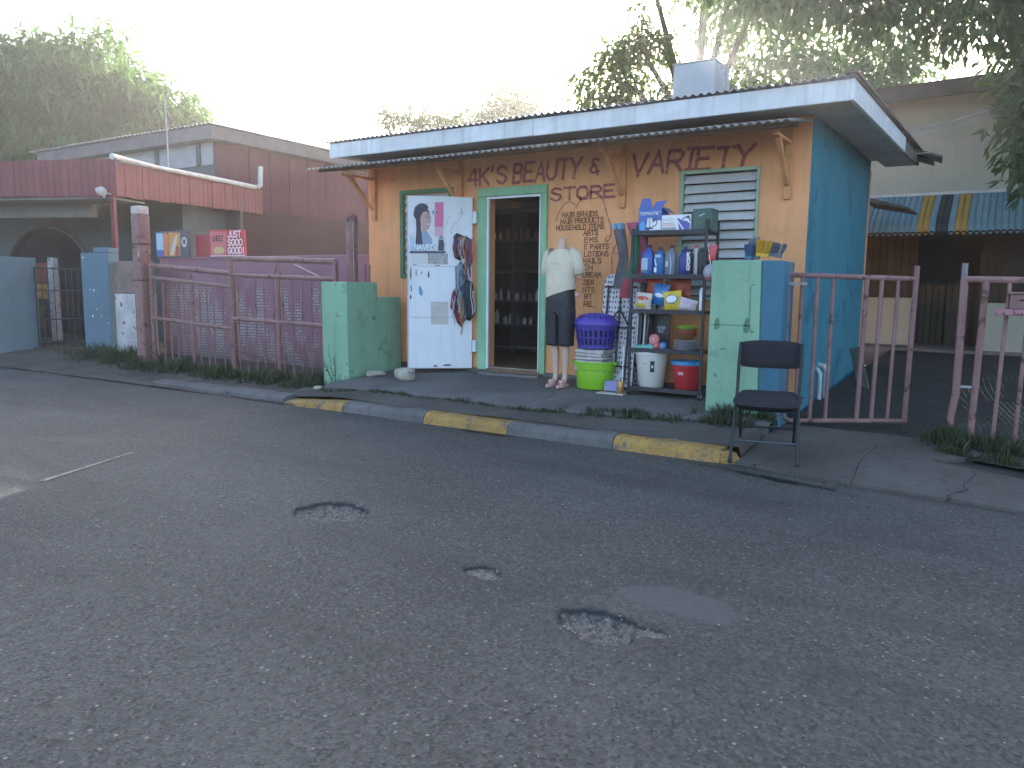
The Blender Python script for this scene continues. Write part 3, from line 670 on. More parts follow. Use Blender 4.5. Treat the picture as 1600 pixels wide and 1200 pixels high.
def bar(p, q, r, parent, name='bar', mat=None, n=8):
    return build(name, MB().tube([p, q], r, n), mat or M_PINK, parent, smooth=True)
def gate_panel(root, x0, x1, y, zs, bars, mid, bot, r=.028):
    """zs: rails as (z_left, z_right); bars start at rail 1"""
    f = lambda k, x: zs[k][0]+(zs[k][1]-zs[k][0])*(x-x0)/(x1-x0)
    for k in range(len(zs)): bar((x0, y, zs[k][0]), (x1, y, zs[k][1]), r*(1 if k else 1.25), root, 'rail')
    bar((x0, y, bot+.0), (x0, y, zs[0][0]+.02), r*1.2, root, 'stile'); bar((x1, y, bot-.03), (x1, y, zs[0][1]+.02), r*1.2, root, 'stile')
    bar((mid, y, bot+.05), (mid, y, f(1, mid)), r*.95, root, 'stile')
    for i in range(bars):
        x = x0+(x1-x0)*(i+.6)/bars+R_.uniform(-.012, .012)
        if abs(x-mid) < .05: continue
        bar((x+R_.uniform(-.02,.02), y, bot+R_.uniform(.0,.08)), (x, y, f(1, x)), .0105, root, 'bar', n=6)
    # small stay pieces between the two top rails
    for s in (-.06, .06): bar((mid+s, y, f(1, mid)), (mid, y, f(0, mid)-.02), .012, root, 'stay', n=6)
g1 = thing('sliding_gate', 'pink pipe gate leaf sagging beside the pink post, left of the two', 'gate', (-9.7, 6.75, .08))
gate_panel(g1, -10.66, -8.80, 6.78, [(1.56,1.44),(1.38,1.26),(.79,.69)], 11, -9.70, .10)
build('rail', MB().tube([(-10.2,6.78,.115),(-9.72,6.78,.10)], .018, 6), M_PINK, g1)
g2 = thing('sliding_gate', 'pink pipe gate leaf ending at the plain green pillar, right of the two', 'gate', (-7.8, 6.72, .08))
gate_panel(g2, -8.73, -6.80, 6.71, [(1.64,1.58),(1.42,1.37),(.84,.80)], 11, -7.83, .02)
build('brace', MB().tube([(-7.5,6.7,1.55),(-6.95,6.7,1.36)], .008, 6), M_CAP, g2)
build('sagging_wire', MB().tube([(-8.7,6.69,.42),(-8.3,6.69,.36),(-7.8,6.69,.28),(-7.0,6.69,.26)], .005, 5), M('rusty_bar', (.12, .07, .05)), g2)
lp = thing('gate_post', 'tall pink post with peeled pale top beside the dirty white wall', 'post', (-10.82, 6.75, .05))
build('post_tube', MB().box(-10.92, 6.66, .0, -10.715, 6.84, 2.30), M_PINK, lp, bevel=.02)
build('post_top', MB().box(-10.915, 6.665, 2.301, -10.72, 6.835, 2.42), M('post_top', (.55, .48, .45), var=.35, scale=12), lp, bevel=.015)
for z in (1.33, 1.86): build('band', MB().box(-10.93, 6.65, z, -10.705, 6.85, z+.025), M('rusty_bar', (.12, .07, .05)), lp)
build('latch', MB().tube([(-10.72,6.66,1.74),(-10.66,6.6,1.76),(-10.66,6.6,1.68),(-10.72,6.64,1.66)], .012, 6), M_CAP, lp)

# low wall behind the gates: faded pink render with worn brick
def worn_brick():
    mt = bpy.data.materials.new('worn_brick'); mt.use_nodes = True; t = mt.node_tree; b = t.nodes['Principled BSDF']
    g = nd(t, 'ShaderNodeNewGeometry').outputs['Position']
    mp = nd(t, 'ShaderNodeMapping'); mp.inputs['Rotation'].default_value = (rad(90), 0, 0); t.links.new(g, mp.inputs['Vector'])
    br = nd(t, 'ShaderNodeTexBrick'); br.inputs['Scale'].default_value = 1; br.inputs['Brick Width'].default_value = .12; br.inputs['Row Height'].default_value = .045; br.inputs['Mortar Size'].default_value = .006
    br.inputs['Color1'].default_value = (.42,.34,.33,1); br.inputs['Color2'].default_value = (.34,.27,.27,1); br.inputs['Mortar'].default_value = (.14,.10,.10,1)
    t.links.new(mp.outputs[0], br.inputs['Vector'])
    paint = mixc(t, ramp(t, noise(t, g, 1.4, 5), .3, .7), (.25, .12, .15), (.32, .17, .20))
    mz = nd(t, 'ShaderNodeMapping'); mz.inputs['Scale'].default_value = (2.2, 1, .8); t.links.new(g, mz.inputs['Vector'])
    sx = nd(t, 'ShaderNodeSeparateXYZ'); t.links.new(g, sx.inputs[0])
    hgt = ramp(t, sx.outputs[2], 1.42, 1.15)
    f = math_(t, 'MULTIPLY', ramp(t, noise(t, mz.outputs[0], 2.4, 5, .6), .47, .53), hgt)
    c = mixc(t, f, paint, br.outputs['Color'])
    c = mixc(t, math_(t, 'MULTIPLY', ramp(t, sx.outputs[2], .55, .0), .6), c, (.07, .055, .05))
    t.links.new(c, b.inputs['Base Color']); b.inputs['Roughness'].default_value = .9
    bn = nd(t, 'ShaderNodeBump'); bn.inputs['Strength'].default_value = .4; bn.inputs['Distance'].default_value = .01; t.links.new(noise(t, g, 30, 5), bn.inputs['Height']); t.links.new(bn.outputs[0], b.inputs['Normal'])
    return mt
lw = thing('yard_wall', 'faded pink yard wall with worn brick pattern behind the pipe gates', 'wall', (-10, 8.05, .0))
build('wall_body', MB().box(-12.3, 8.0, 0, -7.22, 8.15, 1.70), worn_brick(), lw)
build('wall_coping', MB().box(-12.32, 7.99, 1.701, -7.21, 8.16, 1.73), M('coping_pink', (.36, .19, .22), var=.2), lw, bevel=.005)
build('wall_pier', MB().box(-8.10, 7.93, .0, -7.86, 7.99, 1.35), M('pier_pink', (.34, .17, .20), var=.25), lw, bevel=.01)
sw_ = thing('wall_stub', 'dirty white peeling wall end between blue wall and pink post', 'wall', (-12.3, 7.6, 0))
build('wall_body', MB().box(-12.80, 7.45, 0, -11.93, 7.66, 1.12), M('dirty_white', (.55, .52, .49), rough=.9, var=.35, scale=3, bump=.4, streak=.4, spots=[((.12, .11, .10), .60, 6), ((.33, .17, .17), .66, 3)]), sw_, bevel=.02)
build('wall_top', MB().box(-12.80, 7.45, 1.121, -11.93, 7.66, 1.66), M('brown_render', (.24, .17, .15), var=.35, scale=3, streak=.3), sw_, bevel=.02)

# snack advertisements on the yard wall
def mflat(name, c, **k): return M(name, c, rough=.5, var=.1, scale=6, bump=0, **k)
bn_ = thing('snack_banner', 'red snack banner reading JUST SOOO GOOD on the yard wall', 'banner', (-10.4, 7.98, 1.73))
o0 = Vector((-10.87, 7.955, 1.735))
build('board', MB().prism([(-10.86,1.735),(-10.0,1.745),(-10.02,2.14),(-10.88,2.16)], 7.956, 7.985), mflat('banner_red', (.55, .06, .07)), bn_)
mb = MB()
for i, tx in enumerate(('JUST', 'SOOO', 'GOOD!')): letter(mb, tx, (-10.41, 7.955, 2.03-.125*i), U, V, N, .09, th=.2, width=.33+.035*i, lift=.003)
build('lettering', mb, mflat('banner_white', (.8, .78, .76)), bn_)
mb = MB(); poly(mb, [(-10.84,1.76),(-10.46,1.76),(-10.44,2.12),(-10.85,2.13)], (0,7.955,0), U, V, N, .0015); build('pack_print', mb, mflat('pack_red', (.62, .16, .16)), bn_)
mb = MB(); disc(mb, -10.64, 1.83, .14, .06, (0,7.955,0), U, V, N, .003); build('snack_print', mb, mflat('snack', (.62, .42, .2)), bn_)
mb = MB(); letter(mb, 'CHEEZ', (-10.79, 7.955, 1.98), U, V, N, .075, th=.2, width=.27, lift=.004, slant=.1); build('lettering', mb, mflat('pack_ink', (.08, .05, .05)), bn_)
build('band', MB().box(-10.86, 7.952, 1.735, -10.0, 7.9555, 1.755), mflat('band_pale', (.6, .5, .55)), bn_)
ad = thing('snack_poster', 'orange and blue snack poster beside the tall pink post', 'poster', (-12.1, 7.98, 1.7))
build('board', MB().box(-12.28, 7.935, 1.735, -11.38, 7.96, 2.17), mflat('poster_dark', (.10, .09, .12)), ad)
P = lambda pts, c, l, nm: (lambda mb: (poly(mb, pts, (0,7.935,0), U, V, N, l), build('print', mb, mflat(nm, c), ad)))(MB())
P([(-12.27,1.86),(-12.08,1.86),(-12.08,2.14),(-12.27,2.14)], (.32,.50,.62), .002, 'p_pale'); P([(-12.27,1.75),(-12.08,1.75),(-12.08,1.855),(-12.27,1.855)], (.07,.12,.42), .002, 'p_blue')
P([(-12.07,1.76),(-11.97,1.75),(-11.93,2.1),(-12.0,2.16),(-12.08,2.1)], (.66,.20,.07), .003, 'p_orange'); P([(-11.94,1.75),(-11.62,1.76),(-11.6,2.13),(-11.92,2.15)], (.62,.28,.06), .002, 'p_amber')
P([(-11.88,1.77),(-11.8,1.78),(-11.7,1.98),(-11.66,2.1),(-11.74,2.08),(-11.84,1.92)], (.55,.52,.48), .004, 'p_white'); P([(-11.76,1.76),(-11.64,1.76),(-11.64,1.9),(-11.72,1.92)], (.4,.09,.05), .004, 'p_rust')
mb = MB(); disc(mb, -11.5, 1.98, .075, .085, (0,7.935,0), U, V, N, .003); build('print', mb, mflat('p_white', (.55, .52, .48)), ad)
mb = MB(); disc(mb, -11.5, 1.985, .04, .045, (0,7.935,0), U, V, N, .005); build('print', mb, mflat('p_dark', (.12, .12, .16)), ad)
rp = tag(build('red_panel', MB().box(-11.36, 8.05, 1.74, -10.9, 8.09, 2.10), mflat('red_board', (.34, .05, .06))), 'plain dark red board standing between the two snack advertisements', 'board')

# right pillar (green front with a blue strip)
rp2 = thing('gate_pillar', 'thick pillar painted green and blue behind the folding chair', 'pillar', (-1.9, 6.95, .1))
PY = 6.72
build('pillar_body', MB().hexa([(-2.215,PY,.0),(-1.745,PY,.0),(-1.77,PY+.42,.0),(-2.2,PY+.42,.0),(-2.205,PY,1.55),(-1.775,PY,1.55),(-1.78,PY+.42,1.545),(-2.2,PY+.42,1.545)]), M_PILLAR, rp2, bevel=.012)
build('blue_side', MB().hexa([(-1.743,PY+.006,.0),(-1.575,PY+.01,.0),(-1.585,PY+.41,.0),(-1.768,PY+.41,.0),(-1.773,PY+.006,1.548),(-1.585,PY+.01,1.545),(-1.59,PY+.41,1.54),(-1.778,PY+.41,1.543)]), M_PBLUE, rp2, bevel=.012)
mb = MB()
for (x, z, w, h) in ((-2.16,.95,.05,.10),(-1.90,.93,.06,.13),(-2.1,.77,.06,.015),(-1.86,1.05,.012,.3),(-2.19,.985,.4,.008)):
    poly(mb, [(x,z),(x+w*.5,z-h*.1),(x+w,z+h*.2),(x+w*.8,z+h),(x+w*.2,z+h*.9),(x-w*.1,z+h*.4)], (0,PY-.0012,0), U, V, N, 0)
tag(build('bare_patch', mb, M('bare_green', (.13, .24, .15), var=.4, scale=30), rp2), kind='stuff')

# right gate: pink pipe leaf, slightly ajar
gr = thing('pipe_gate', 'pink pipe gate leaf hung on the green and blue pillar', 'gate', (-1.55, 6.98, .1))
GA, GB = Vector((-1.60, 6.95, 0)), Vector((-.635, 7.30, 0))
gpnt = lambda s, z: (GA.x+(GB.x-GA.x)*s, GA.y+(GB.y-GA.y)*s, z)
zt = lambda s: 1.43-.03*s; zb = lambda s: .15+.045*s
bar(gpnt(0,zt(0)), gpnt(1,zt(1)), .022, gr, 'rail')
build('bottom_rail', MB().tube([gpnt(-.0,.32), gpnt(.004,.24), gpnt(.03,.175), gpnt(.08,zb(.08)), gpnt(1,zb(1))], .021), M_PINK, gr, smooth=True)
for s, r in ((0,.024),(.115,.017),(.235,.017),(.36,.016),(.62,.020),(.735,.018),(.86,.015),(.992,.022)):
    bar(gpnt(s-.012*(s > .5), zb(s) if s > .05 else .3), gpnt(s, zt(s)+(.11 if s > .95 or s == 0 else 0)), r, gr, 'bar')
build('hinge_bolt', MB().box(-1.70, 6.93, 1.34, -1.44, 6.96, 1.365), M_CAP, gr)
# right fence
fr = thing('pipe_fence', 'pink pipe fence with leaning bars at the right edge', 'fence', (.3, 7.0, .1))
FY = 6.98
build('post', MB().tube([(-.285,FY,.09),(-.30,FY,.3),(-.275,FY,.5),(-.28,FY,1.4)], [.028,.028,.029,.029]), M_PINK, fr, smooth=True)
build('post_stub', MB().tube([(-.285,FY+.03,1.2),(-.285,FY+.03,1.52)], .022), M('grey_pipe', (.22, .2, .2)), fr, smooth=True)
bar((-.27,FY,1.395), (1.9,FY,1.36), .026, fr, 'rail')
for xb, xt, r in ((-.155,-.135,.025),(-.005,.02,.015),(.14,.155,.015),(.33,.35,.025),(.5,.5,.018),(.66,.67,.018),(.84,.84,.03),(1.05,1.05,.018)): bar((xb,FY,.06), (xt,FY,1.385), r, fr, 'bar')
mbx = thing('letter_box', 'small pink metal letter box with slot fixed to the fence', 'letter box', (.2, 6.9, 1.14))
build('box_body', MB().box(.03, 6.84, 1.175, .34, 6.94, 1.285), M_PINK, mbx, bevel=.006)
build('lid', MB().box(.015, 6.825, 1.286, .355, 6.945, 1.302), M_PINK, mbx, bevel=.004)
build('slot', MB().box(.09, 6.836, 1.235, .27, 6.8395, 1.248), M('slot_dark', (.02, .02, .02)), mbx)
build('shelf_plate', MB().box(-.06, 6.82, 1.128, .42, 6.95, 1.172), M('pink_rusty', (.42, .20, .22), spots=((.08, .04, .035), .56, 30), var=.3), mbx, bevel=.004)

# crumpled expanded-metal mesh behind the fence
mb = MB(); r = random.Random(5)
def mp_(i, j):
    x = -.2+i*.042+.03*math.sin(j*.4); z = .12+j*.03
    return Vector((x, 7.22+.10*math.sin(i*.33)+.07*math.sin(j*.5+i*.2)+.12*(z-.1), z))
for i in range(24):
    for j in range(int(15+6*math.sin(i*.35))):
        if math.sin(i*.9+j*.3)+math.sin(j*.7-i*.4)+r.uniform(-.6,.6) < -.2: continue
        a = mp_(i+(.5 if j % 2 else 0), j); b = mp_(i+(1.0 if j % 2 else .5), j+1); c = mp_(i+(0 if j % 2 else -.5), j+1)
        for q in (b, c):
            d = Vector((.002, 0, .0025)); mb.add([a-d, a+d, q+d, q-d], [(0,1,2,3)])
            d = Vector((0, .004, 0)); mb.add([a-d, a+d, q+d, q-d], [(0,1,2,3)])
tag(build('wire_mesh', mb, M('mesh_metal', (.30, .26, .2), rough=.5, metallic=.4, var=.5, scale=12)), 'crumpled rusty wire mesh standing behind the right fence', 'wire mesh')

# ================================================================== LEFT HOUSES
M_MAROON = M('maroon_board', (.20, .045, .06), rough=.7, var=.2, scale=3, bump=.12, streak=.25, rnd=.35)
M_MAROON2 = M('maroon_wall', (.14, .042, .06), rough=.8, var=.25, scale=2, bump=.15, streak=.25, rnd=.3)
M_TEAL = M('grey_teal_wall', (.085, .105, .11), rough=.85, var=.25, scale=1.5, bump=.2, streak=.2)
M_GBLUE = M('grey_blue_wall', (.12, .195, .24), rough=.8, var=.15, scale=2, bump=.2, streak=.15, spots=((.6, .62, .62), .735, 9))
M_IRON = M('dark_iron', (.05, .055, .06), rough=.6, var=.3, scale=8)
M_GUT = M('white_gutter', (.55, .55, .53), rough=.6, var=.25, scale=6, spots=((.35, .32, .28), .62, 10))
# main block
h1 = thing('maroon_house', 'maroon and grey house with dark flat roof behind the gates', 'house', (-15.5, 12, 0))
build('front_wall', MB().box(-22.6, 11.5, 0, -15.45, 11.68, 4.0), M_TEAL, h1)
build('clerestory', MB().box(-22.6, 11.47, 4.001, -15.45, 11.68, 4.5), M('pale_grey_wall', (.34, .35, .35), var=.2), h1)
for x in (-16.0, -17.6, -19.3): build('mullion', MB().box(x, 11.43, 4.0, x+.14, 11.469, 4.5), M_TEAL, h1)
build('back_wall', MB().box(-22.6, 17.4, 0, -15.45, 17.6, 4.5), M_MAROON2, h1)
mbd = MB().box(0, 0, 0, .03, .30, 4.5); first = None
for i in range(20):
    y = 11.5+i*.305
    if first is None: first = build('wall_board', mbd, M_MAROON2, h1, local=True, bevel=.006); first.matrix_basis = wmat(h1).inverted() @ Matrix.Translation((-15.40, y, 0))
    else: inst(first, 'wall_board', wmat(h1).inverted() @ Matrix.Translation((-15.40+R_.uniform(-.008,.008), y, 0)), h1)
build('side_wall', MB().box(-15.449, 11.5, 0, -15.41, 17.6, 4.5), M_MAROON2, h1)
rf = build('roof', MB().hexa([(-22.6,11.2,4.51),(-15.1,11.2,4.51),(-15.1,17.9,4.45),(-22.6,17.9,4.45),(-22.6,11.2,4.80),(-15.1,11.2,4.80),(-15.1,17.9,4.72),(-22.6,17.9,4.72)]), M('roof_edge_grey', (.16, .14, .145), var=.25, scale=2), h1)
xs = np.linspace(-22.8, -15.05, 9)
for i in range(8): build('roof_sheet', corrugated(xs[i]-.03, xs[i+1], (11.12+R_.uniform(-.04,.04), 4.83), (17.95, 4.77), pitch=.15, amp=.02, n=5), M_ZINC, rf)
build('recess_shade_box', MB().box(-15.36, 11.51, 0, -15.33, 17.6, 3.05), M('recess_shade_maroon', (.07, .028, .036), var=.25), h1)  # shade of the recess below the upper boards, put into a darker colour
an = thing('roof_antenna', 'thin metal aerial mast above the maroon porch roof', 'aerial', (-14.05, 9.4, 3.5))
build('mast', MB().tube([(-14.02,9.40,3.45),(-14.06,9.42,4.4),(-14.18,9.47,5.15)], [.018,.015,.01], 6), M_STEEL, an, smooth=True)
build('crossbar', MB().tube([(-14.25,9.35,4.7),(-13.95,9.5,4.72)], .006, 5), M_STEEL, an)

# porch, turned towards the bend of the road
PC = Vector((-13.45, 7.89, 0)); PR = rad(20.5)
pch = thing('porch', 'maroon boarded porch roof with white gutter at the left', 'porch', PC, PR)
def lbuild(name, mb, mat, parent=pch, **k):   # geometry in the porch's own axes
    T = wmat(pch); mb.xf(T); return build(name, mb, mat, parent, **k)
pb = None; x = -6.0
while x < -.01:
    w_ = .142; z0 = 2.81+R_.uniform(-.012, .012)
    lbuild('fascia_board', MB().box(x, -.0+R_.uniform(-.006,.004), z0-.004*x*3, x+w_-.006, .03, 3.47-.002*x), M_MAROON, bevel=.004); x += w_
y = .035
while y < 4.95:
    lbuild('fascia_board', MB().box(-.03, y, 2.83+.03*y+R_.uniform(-.01,.01), .0+R_.uniform(-.004,.006), y+.152, 3.42+.025*y), M_MAROON, bevel=.004); y += .158
lbuild('roof_slab', MB().hexa([(-6,.04,3.40),(-.04,.04,3.40),(-.04,4.3,3.50),(-6,4.3,3.50),(-6,.04,3.44),(-.04,.04,3.44),(-.04,4.3,3.54),(-6,4.3,3.54)]), M('porch_ceiling', (.16, .17, .17), var=.2))
lbuild('gutter', MB().tube([(.05,-.02,3.50),(.05,1.2,3.49),(.05,2.5,3.52),(.05,4.7,3.56)], [.055,.04,.05,.055], 8), M_GUT, smooth=True)
lbuild('downpipe', MB().tube([(.07,4.72,3.55),(.12,4.8,3.62),(.12,4.84,4.05)], .06, 8), M_GUT, smooth=True)
lbuild('corner_post', MB().box(-.09, .05, 0, -.02, .12, 2.85), M_MAROON)
lbuild('porch_floor', MB().box(-6, -.2, 0, .1, 4.5, .10), M_DIRT)
lbuild('beam', MB().box(-6, .9, 2.55, -1.2, 1.05, 2.80), M('beam_grey', (.24, .25, .25), var=.2))
lbuild('soffit', MB().box(-6, .04, 2.78, -.04, .9, 2.81), M('porch_ceiling', (.16, .17, .17)))
# back wall with an arched opening
poly_ = [(-6,0),(-3.05,0),(-3.05,1.5)]+[(-2.05-1.0*math.cos(w), 1.5+.95*math.sin(w)) for w in np.linspace(0, PI, 14)]+[(-1.05,0),(.0,0),(.0,3.45),(-6,3.45)]
mb = MB(); ring = poly_
outer_top = [(-6,3.45),(.0,3.45)]
# build arch wall as quads column by column
cols = [(-6,-3.05)]+[]
mb.box(-7.5, 2.4, 0, -4.65, 2.55, 3.4); mb.box(-2.65, 2.4, 0, -.30, 2.55, 3.4)
ws = np.linspace(0, PI, 15)
for a, b in zip(ws[:-1], ws[1:]):
    xa, za = -3.65-1.0*math.cos(a), 1.5+.95*math.sin(a); xb, zb_ = -3.65-1.0*math.cos(b), 1.5+.95*math.sin(b)
    mb.hexa([(xa,2.4,za),(xb,2.4,zb_),(xb,2.55,zb_),(xa,2.55,za),(xa,2.4,3.4),(xb,2.4,3.4),(xb,2.55,3.4),(xa,2.55,3.4)])
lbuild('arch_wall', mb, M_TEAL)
mb = MB(); mb.tube([(-3.65-1.06*math.cos(w), 2.39, 1.5+1.01*math.sin(w)) for w in np.linspace(0, PI, 16)], .05, 6); lbuild('arch_trim', mb, M('arch_trim', (.10, .118, .122), var=.2), smooth=True)
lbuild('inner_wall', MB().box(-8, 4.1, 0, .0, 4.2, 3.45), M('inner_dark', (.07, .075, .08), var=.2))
lbuild('side_wall', MB().box(-.42, 2.56, 0, -.32, 4.09, 3.3), M_TEAL)
lt = thing('outdoor_lamp', 'small white floodlight under the corner of the maroon porch', 'lamp', PC+Vector((.0,-.1,2.7)))
T = Matrix.Translation(PC) @ Matrix.Rotation(PR, 4, 'Z')
build('lamp_head', MB().lathe([(.02,0),(.07,.03),(.085,.10),(.05,.16),(.02,.2)], (0,0,0), 12).xf(T @ Matrix.Translation((-.02,-.14,2.86)) @ Matrix.Rotation(rad(-70), 4, 'Y')), M_GUT, lt, smooth=True)
build('bracket', MB().tube([(-.02,.0,2.86),(-.04,-.1,2.86),(-.06,-.14,2.78)], .014, 6).xf(T), M_GUT, lt)
# grey-blue front walls
fwA = thing('front_wall_pier', 'grey-blue wall pier with stepped top and white paint chips', 'wall', PC+Vector((.4,-.6,0)))
def lb2(name, mb, mat, parent, **k): return build(name, mb.xf(T), mat, parent, **k)
lb2('pier_body', MB().box(-.10, -.72, 0, .43, -.45, 1.80), M_GBLUE, fwA, bevel=.012)
lb2('pier_step', MB().box(.16, -.721, 1.801, .431, -.45, 1.89), M_GBLUE, fwA, bevel=.01)
mb = MB()
for (x, z, s) in ((-.05,1.72,.018),(.06,1.18,.014),(.13,1.17,.02),(.17,.85,.012),(.08,.73,.022),(.25,.74,.012),(.38,.62,.012)): disc(mb, x, z, s*.7, s, (0,-.7215,0), U, V, N, 0, 7)
tag(lb2('paint_chip', mb, M('chip_white', (.7, .72, .72)), fwA), kind='stuff')
fwB = thing('front_wall_pier', 'grey-blue wall at the left edge of the picture', 'wall', PC+Vector((-2,-1.5,0)))
lb2('pier_body', MB().box(-4.6, -.95, 0, -1.66, -.02, 1.74), M_GBLUE, fwB, bevel=.012)
def iron_gate(name_label, ax, ay, bx, by, z1, nb):
    g = thing('iron_gate', name_label, 'gate', T @ Vector((ax, ay, .08)))
    P_ = lambda s, z: (ax+(bx-ax)*s, ay+(by-ay)*s, z)
    for z in (.2, .62, 1.15, z1-.03): lb2('rail', MB().tube([P_(0,z),P_(1,z)], .014, 6), M_IRON, g)
    for i in range(nb+1): lb2('bar', MB().tube([P_(i/nb,.12),P_(i/nb,z1)], .016 if i in (0,nb) else .009, 5), M_IRON, g)
iron_gate('dark iron gate leaf standing open against the stepped pier', -.12, -.62, -.42, .1, 1.66, 9)
iron_gate('dark iron gate leaf beside the leftmost wall', -1.62, -.10, -1.05, .55, 1.58, 9)
# things in the dark porch
ca = thing('drinks_poster', 'dark poster with red top and yellow panel inside the porch', 'poster', T @ Vector((-3.1, 1.6, .1)))
lb2('board', MB().box(-3.57, 1.75, .15, -2.87, 1.79, 1.72), M('cab_dark', (.06, .05, .05)), ca)
lb2('print', MB().box(-3.55, 1.74, 1.28, -2.89, 1.7495, 1.70), M('cab_red', (.22, .07, .05)), ca); lb2('print', MB().box(-3.45, 1.74, .95, -2.93, 1.7495, 1.26), M('cab_yellow', (.42, .24, .05), var=.5, scale=9), ca)
lb2('print', MB().box(-3.55, 1.74, .35, -3.2, 1.7495, .8), M('cab_brown', (.18, .11, .06), var=.5, scale=9), ca)
pf = tag(lb2('door_post', MB().box(-2.83, 1.5, .1, -2.69, 1.62, 1.80), M('chipped_white', (.42, .44, .45), var=.4, scale=9, spots=((.1, .1, .1), .6, 14)), None), 'chipped pale door post standing in the dark porch', 'post')

# ================================================================== RIGHT HOUSE
M_CREAM = M('cream_wall', (.38, .38, .30), rough=.85, var=.12, scale=1, bump=.15, streak=.15)
M_WOOD = M('dark_board', (.075, .06, .038), rough=.7, var=.3, scale=4, bump=.15, rnd=.4)
hr = thing('cream_house', 'cream walled house with striped blue awning behind the right gate', 'house', (0, 15, .3))
build('upper_wall', MB().box(-6, 15.0, 2.70, 8, 15.2, 4.6), M_CREAM, hr)
build('side_wall', MB().box(-6.0, 15.2, 0, -5.8, 22, 4.5), M_CREAM, hr)
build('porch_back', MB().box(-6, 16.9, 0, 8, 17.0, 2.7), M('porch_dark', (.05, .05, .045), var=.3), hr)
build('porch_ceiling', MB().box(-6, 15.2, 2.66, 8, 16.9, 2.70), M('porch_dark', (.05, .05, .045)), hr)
build('porch_floor', MB().box(-6, 14.7, 0, 8, 16.9, .33), M_PLINTH, hr)
rr = build('roof', MB().hexa([(-6.4,14.5,4.42),(8,14.5,4.75),(8,22,6.2),(-6.4,22,6.0),(-6.4,14.5,4.52),(8,14.5,4.85),(8,22,6.3),(-6.4,22,6.1)]), M('dark_roof', (.05, .045, .045), var=.3), hr)
build('eave_board', MB().hexa([(-6.4,14.47,4.28),(8,14.47,4.62),(8,14.5,4.62),(-6.4,14.5,4.28),(-6.4,14.47,4.54),(8,14.47,4.87),(8,14.5,4.87),(-6.4,14.5,4.54)]), M('dark_eave', (.07, .06, .06), var=.3), hr)
# awning of separate ribs, two ochre stripes and a black one
M_AWB = M('awning_blue', (.17, .30, .345), rough=.55, var=.15, scale=3, bump=.05, rnd=.25)
M_AWY = M('awning_ochre', (.42, .26, .06), rough=.55, var=.15); M_AWK = M('awning_black', (.035, .04, .045), rough=.55, var=.2)
aw = build('awning_rail', MB().box(-4.6, 14.88, 2.90, 5.5, 14.995, 2.945), M_GUT, hr)
rib = MB(); prof = [(14.95,2.90),(14.25,2.50),(14.12,2.41),(14.06,2.33),(14.05,2.22)]
W_ = .088
for k, (y, z) in enumerate(prof):
    for (dx, dz) in ((-.5,0),(-.36,.022),(0,.03),(.36,.022),(.5,0)): rib.v.append((dx*W_, y-.01*(dz > 0), z+dz))
for k in range(len(prof)-1):
    for q in range(4): rib.f.append((k*5+q, (k+1)*5+q, (k+1)*5+q+1, k*5+q+1)); rib.mi.append(0)
base = len(rib.v)
rib.v += [(.3*W_*math.cos(a), 14.045, 2.22-.035*math.sin(a)*1) for a in np.linspace(0, PI, 6)]; rib.f.append(tuple(range(base, base+6))); rib.mi.append(0)
ribs = {}
for key, mt in (('b', M_AWB), ('y', M_AWY), ('k', M_AWK)):
    me = bpy.data.meshes.new('awning_rib'); me.from_pydata(rib.v, [], rib.f); me.materials.append(mt)
    me.polygons.foreach_set('use_smooth', [True]*len(me.polygons)); ribs[key] = me
for i in range(-38, 60):
    x = -.98+i*W_
    key = 'y' if i in (-3, -2, 3, 4) else 'k' if i in (0, 1) else 'b'
    if -4.6 < x < 5.4: inst(ribs[key], 'awning_rib', wmat(hr).inverted() @ Matrix.Translation((x, R_.uniform(-.004,.004), R_.uniform(-.004,.004))), hr)
# boarded half wall, posts, pale low walls
def boards(x0, x1, y, z0, z1, step):
    x = x0
    while x < x1: build('board', MB().box(x, y+R_.uniform(0,.012), z0, x+step-.012, y+.03, z1), M_WOOD, hr); x += step
boards(-1.45, -.05, 16.2, .33, 1.42, .105); boards(-.42, 1.6, 16.05, .33, 2.66, .11); boards(-2.6, -1.45, 16.3, .33, 2.66, .13)
build('low_wall', MB().box(-2.2, 15.6, .2, -1.38, 15.75, 1.18), M_CREAM, hr, bevel=.01)
build('low_wall', MB().box(-.30, 14.9, .2, 1.8, 15.05, 1.12), M_CREAM, hr, bevel=.01)
build('door_panel', MB().box(-.9, 16.1, .33, -.55, 16.14, 1.1), M_WOOD, hr)
# overhead service cables to the cream house
for k, (a, b, sag) in enumerate((((-1.2,11.4,3.3),(1.5,14.4,4.55),.12), ((-1.2,10.6,3.2),(.9,14.4,4.6),.1), ((-1.2,12.0,3.15),(2.5,14.4,4.3),.18))):
    a, b = Vector(a), Vector(b); pts = [a.lerp(b, t_)-Vector((0,0,sag*4*t_*(1-t_))) for t_ in np.linspace(0, 1, 9)]
    tag(build('cable', MB().tube(pts, .007, 5), M('cable_grey', (.3, .3, .3))), ('upper pale cable running from shop roof to cream house', 'middle pale cable running from shop roof to cream house', 'lowest sagging cable running from shop roof to cream house')[k], 'cable', 'service cables')
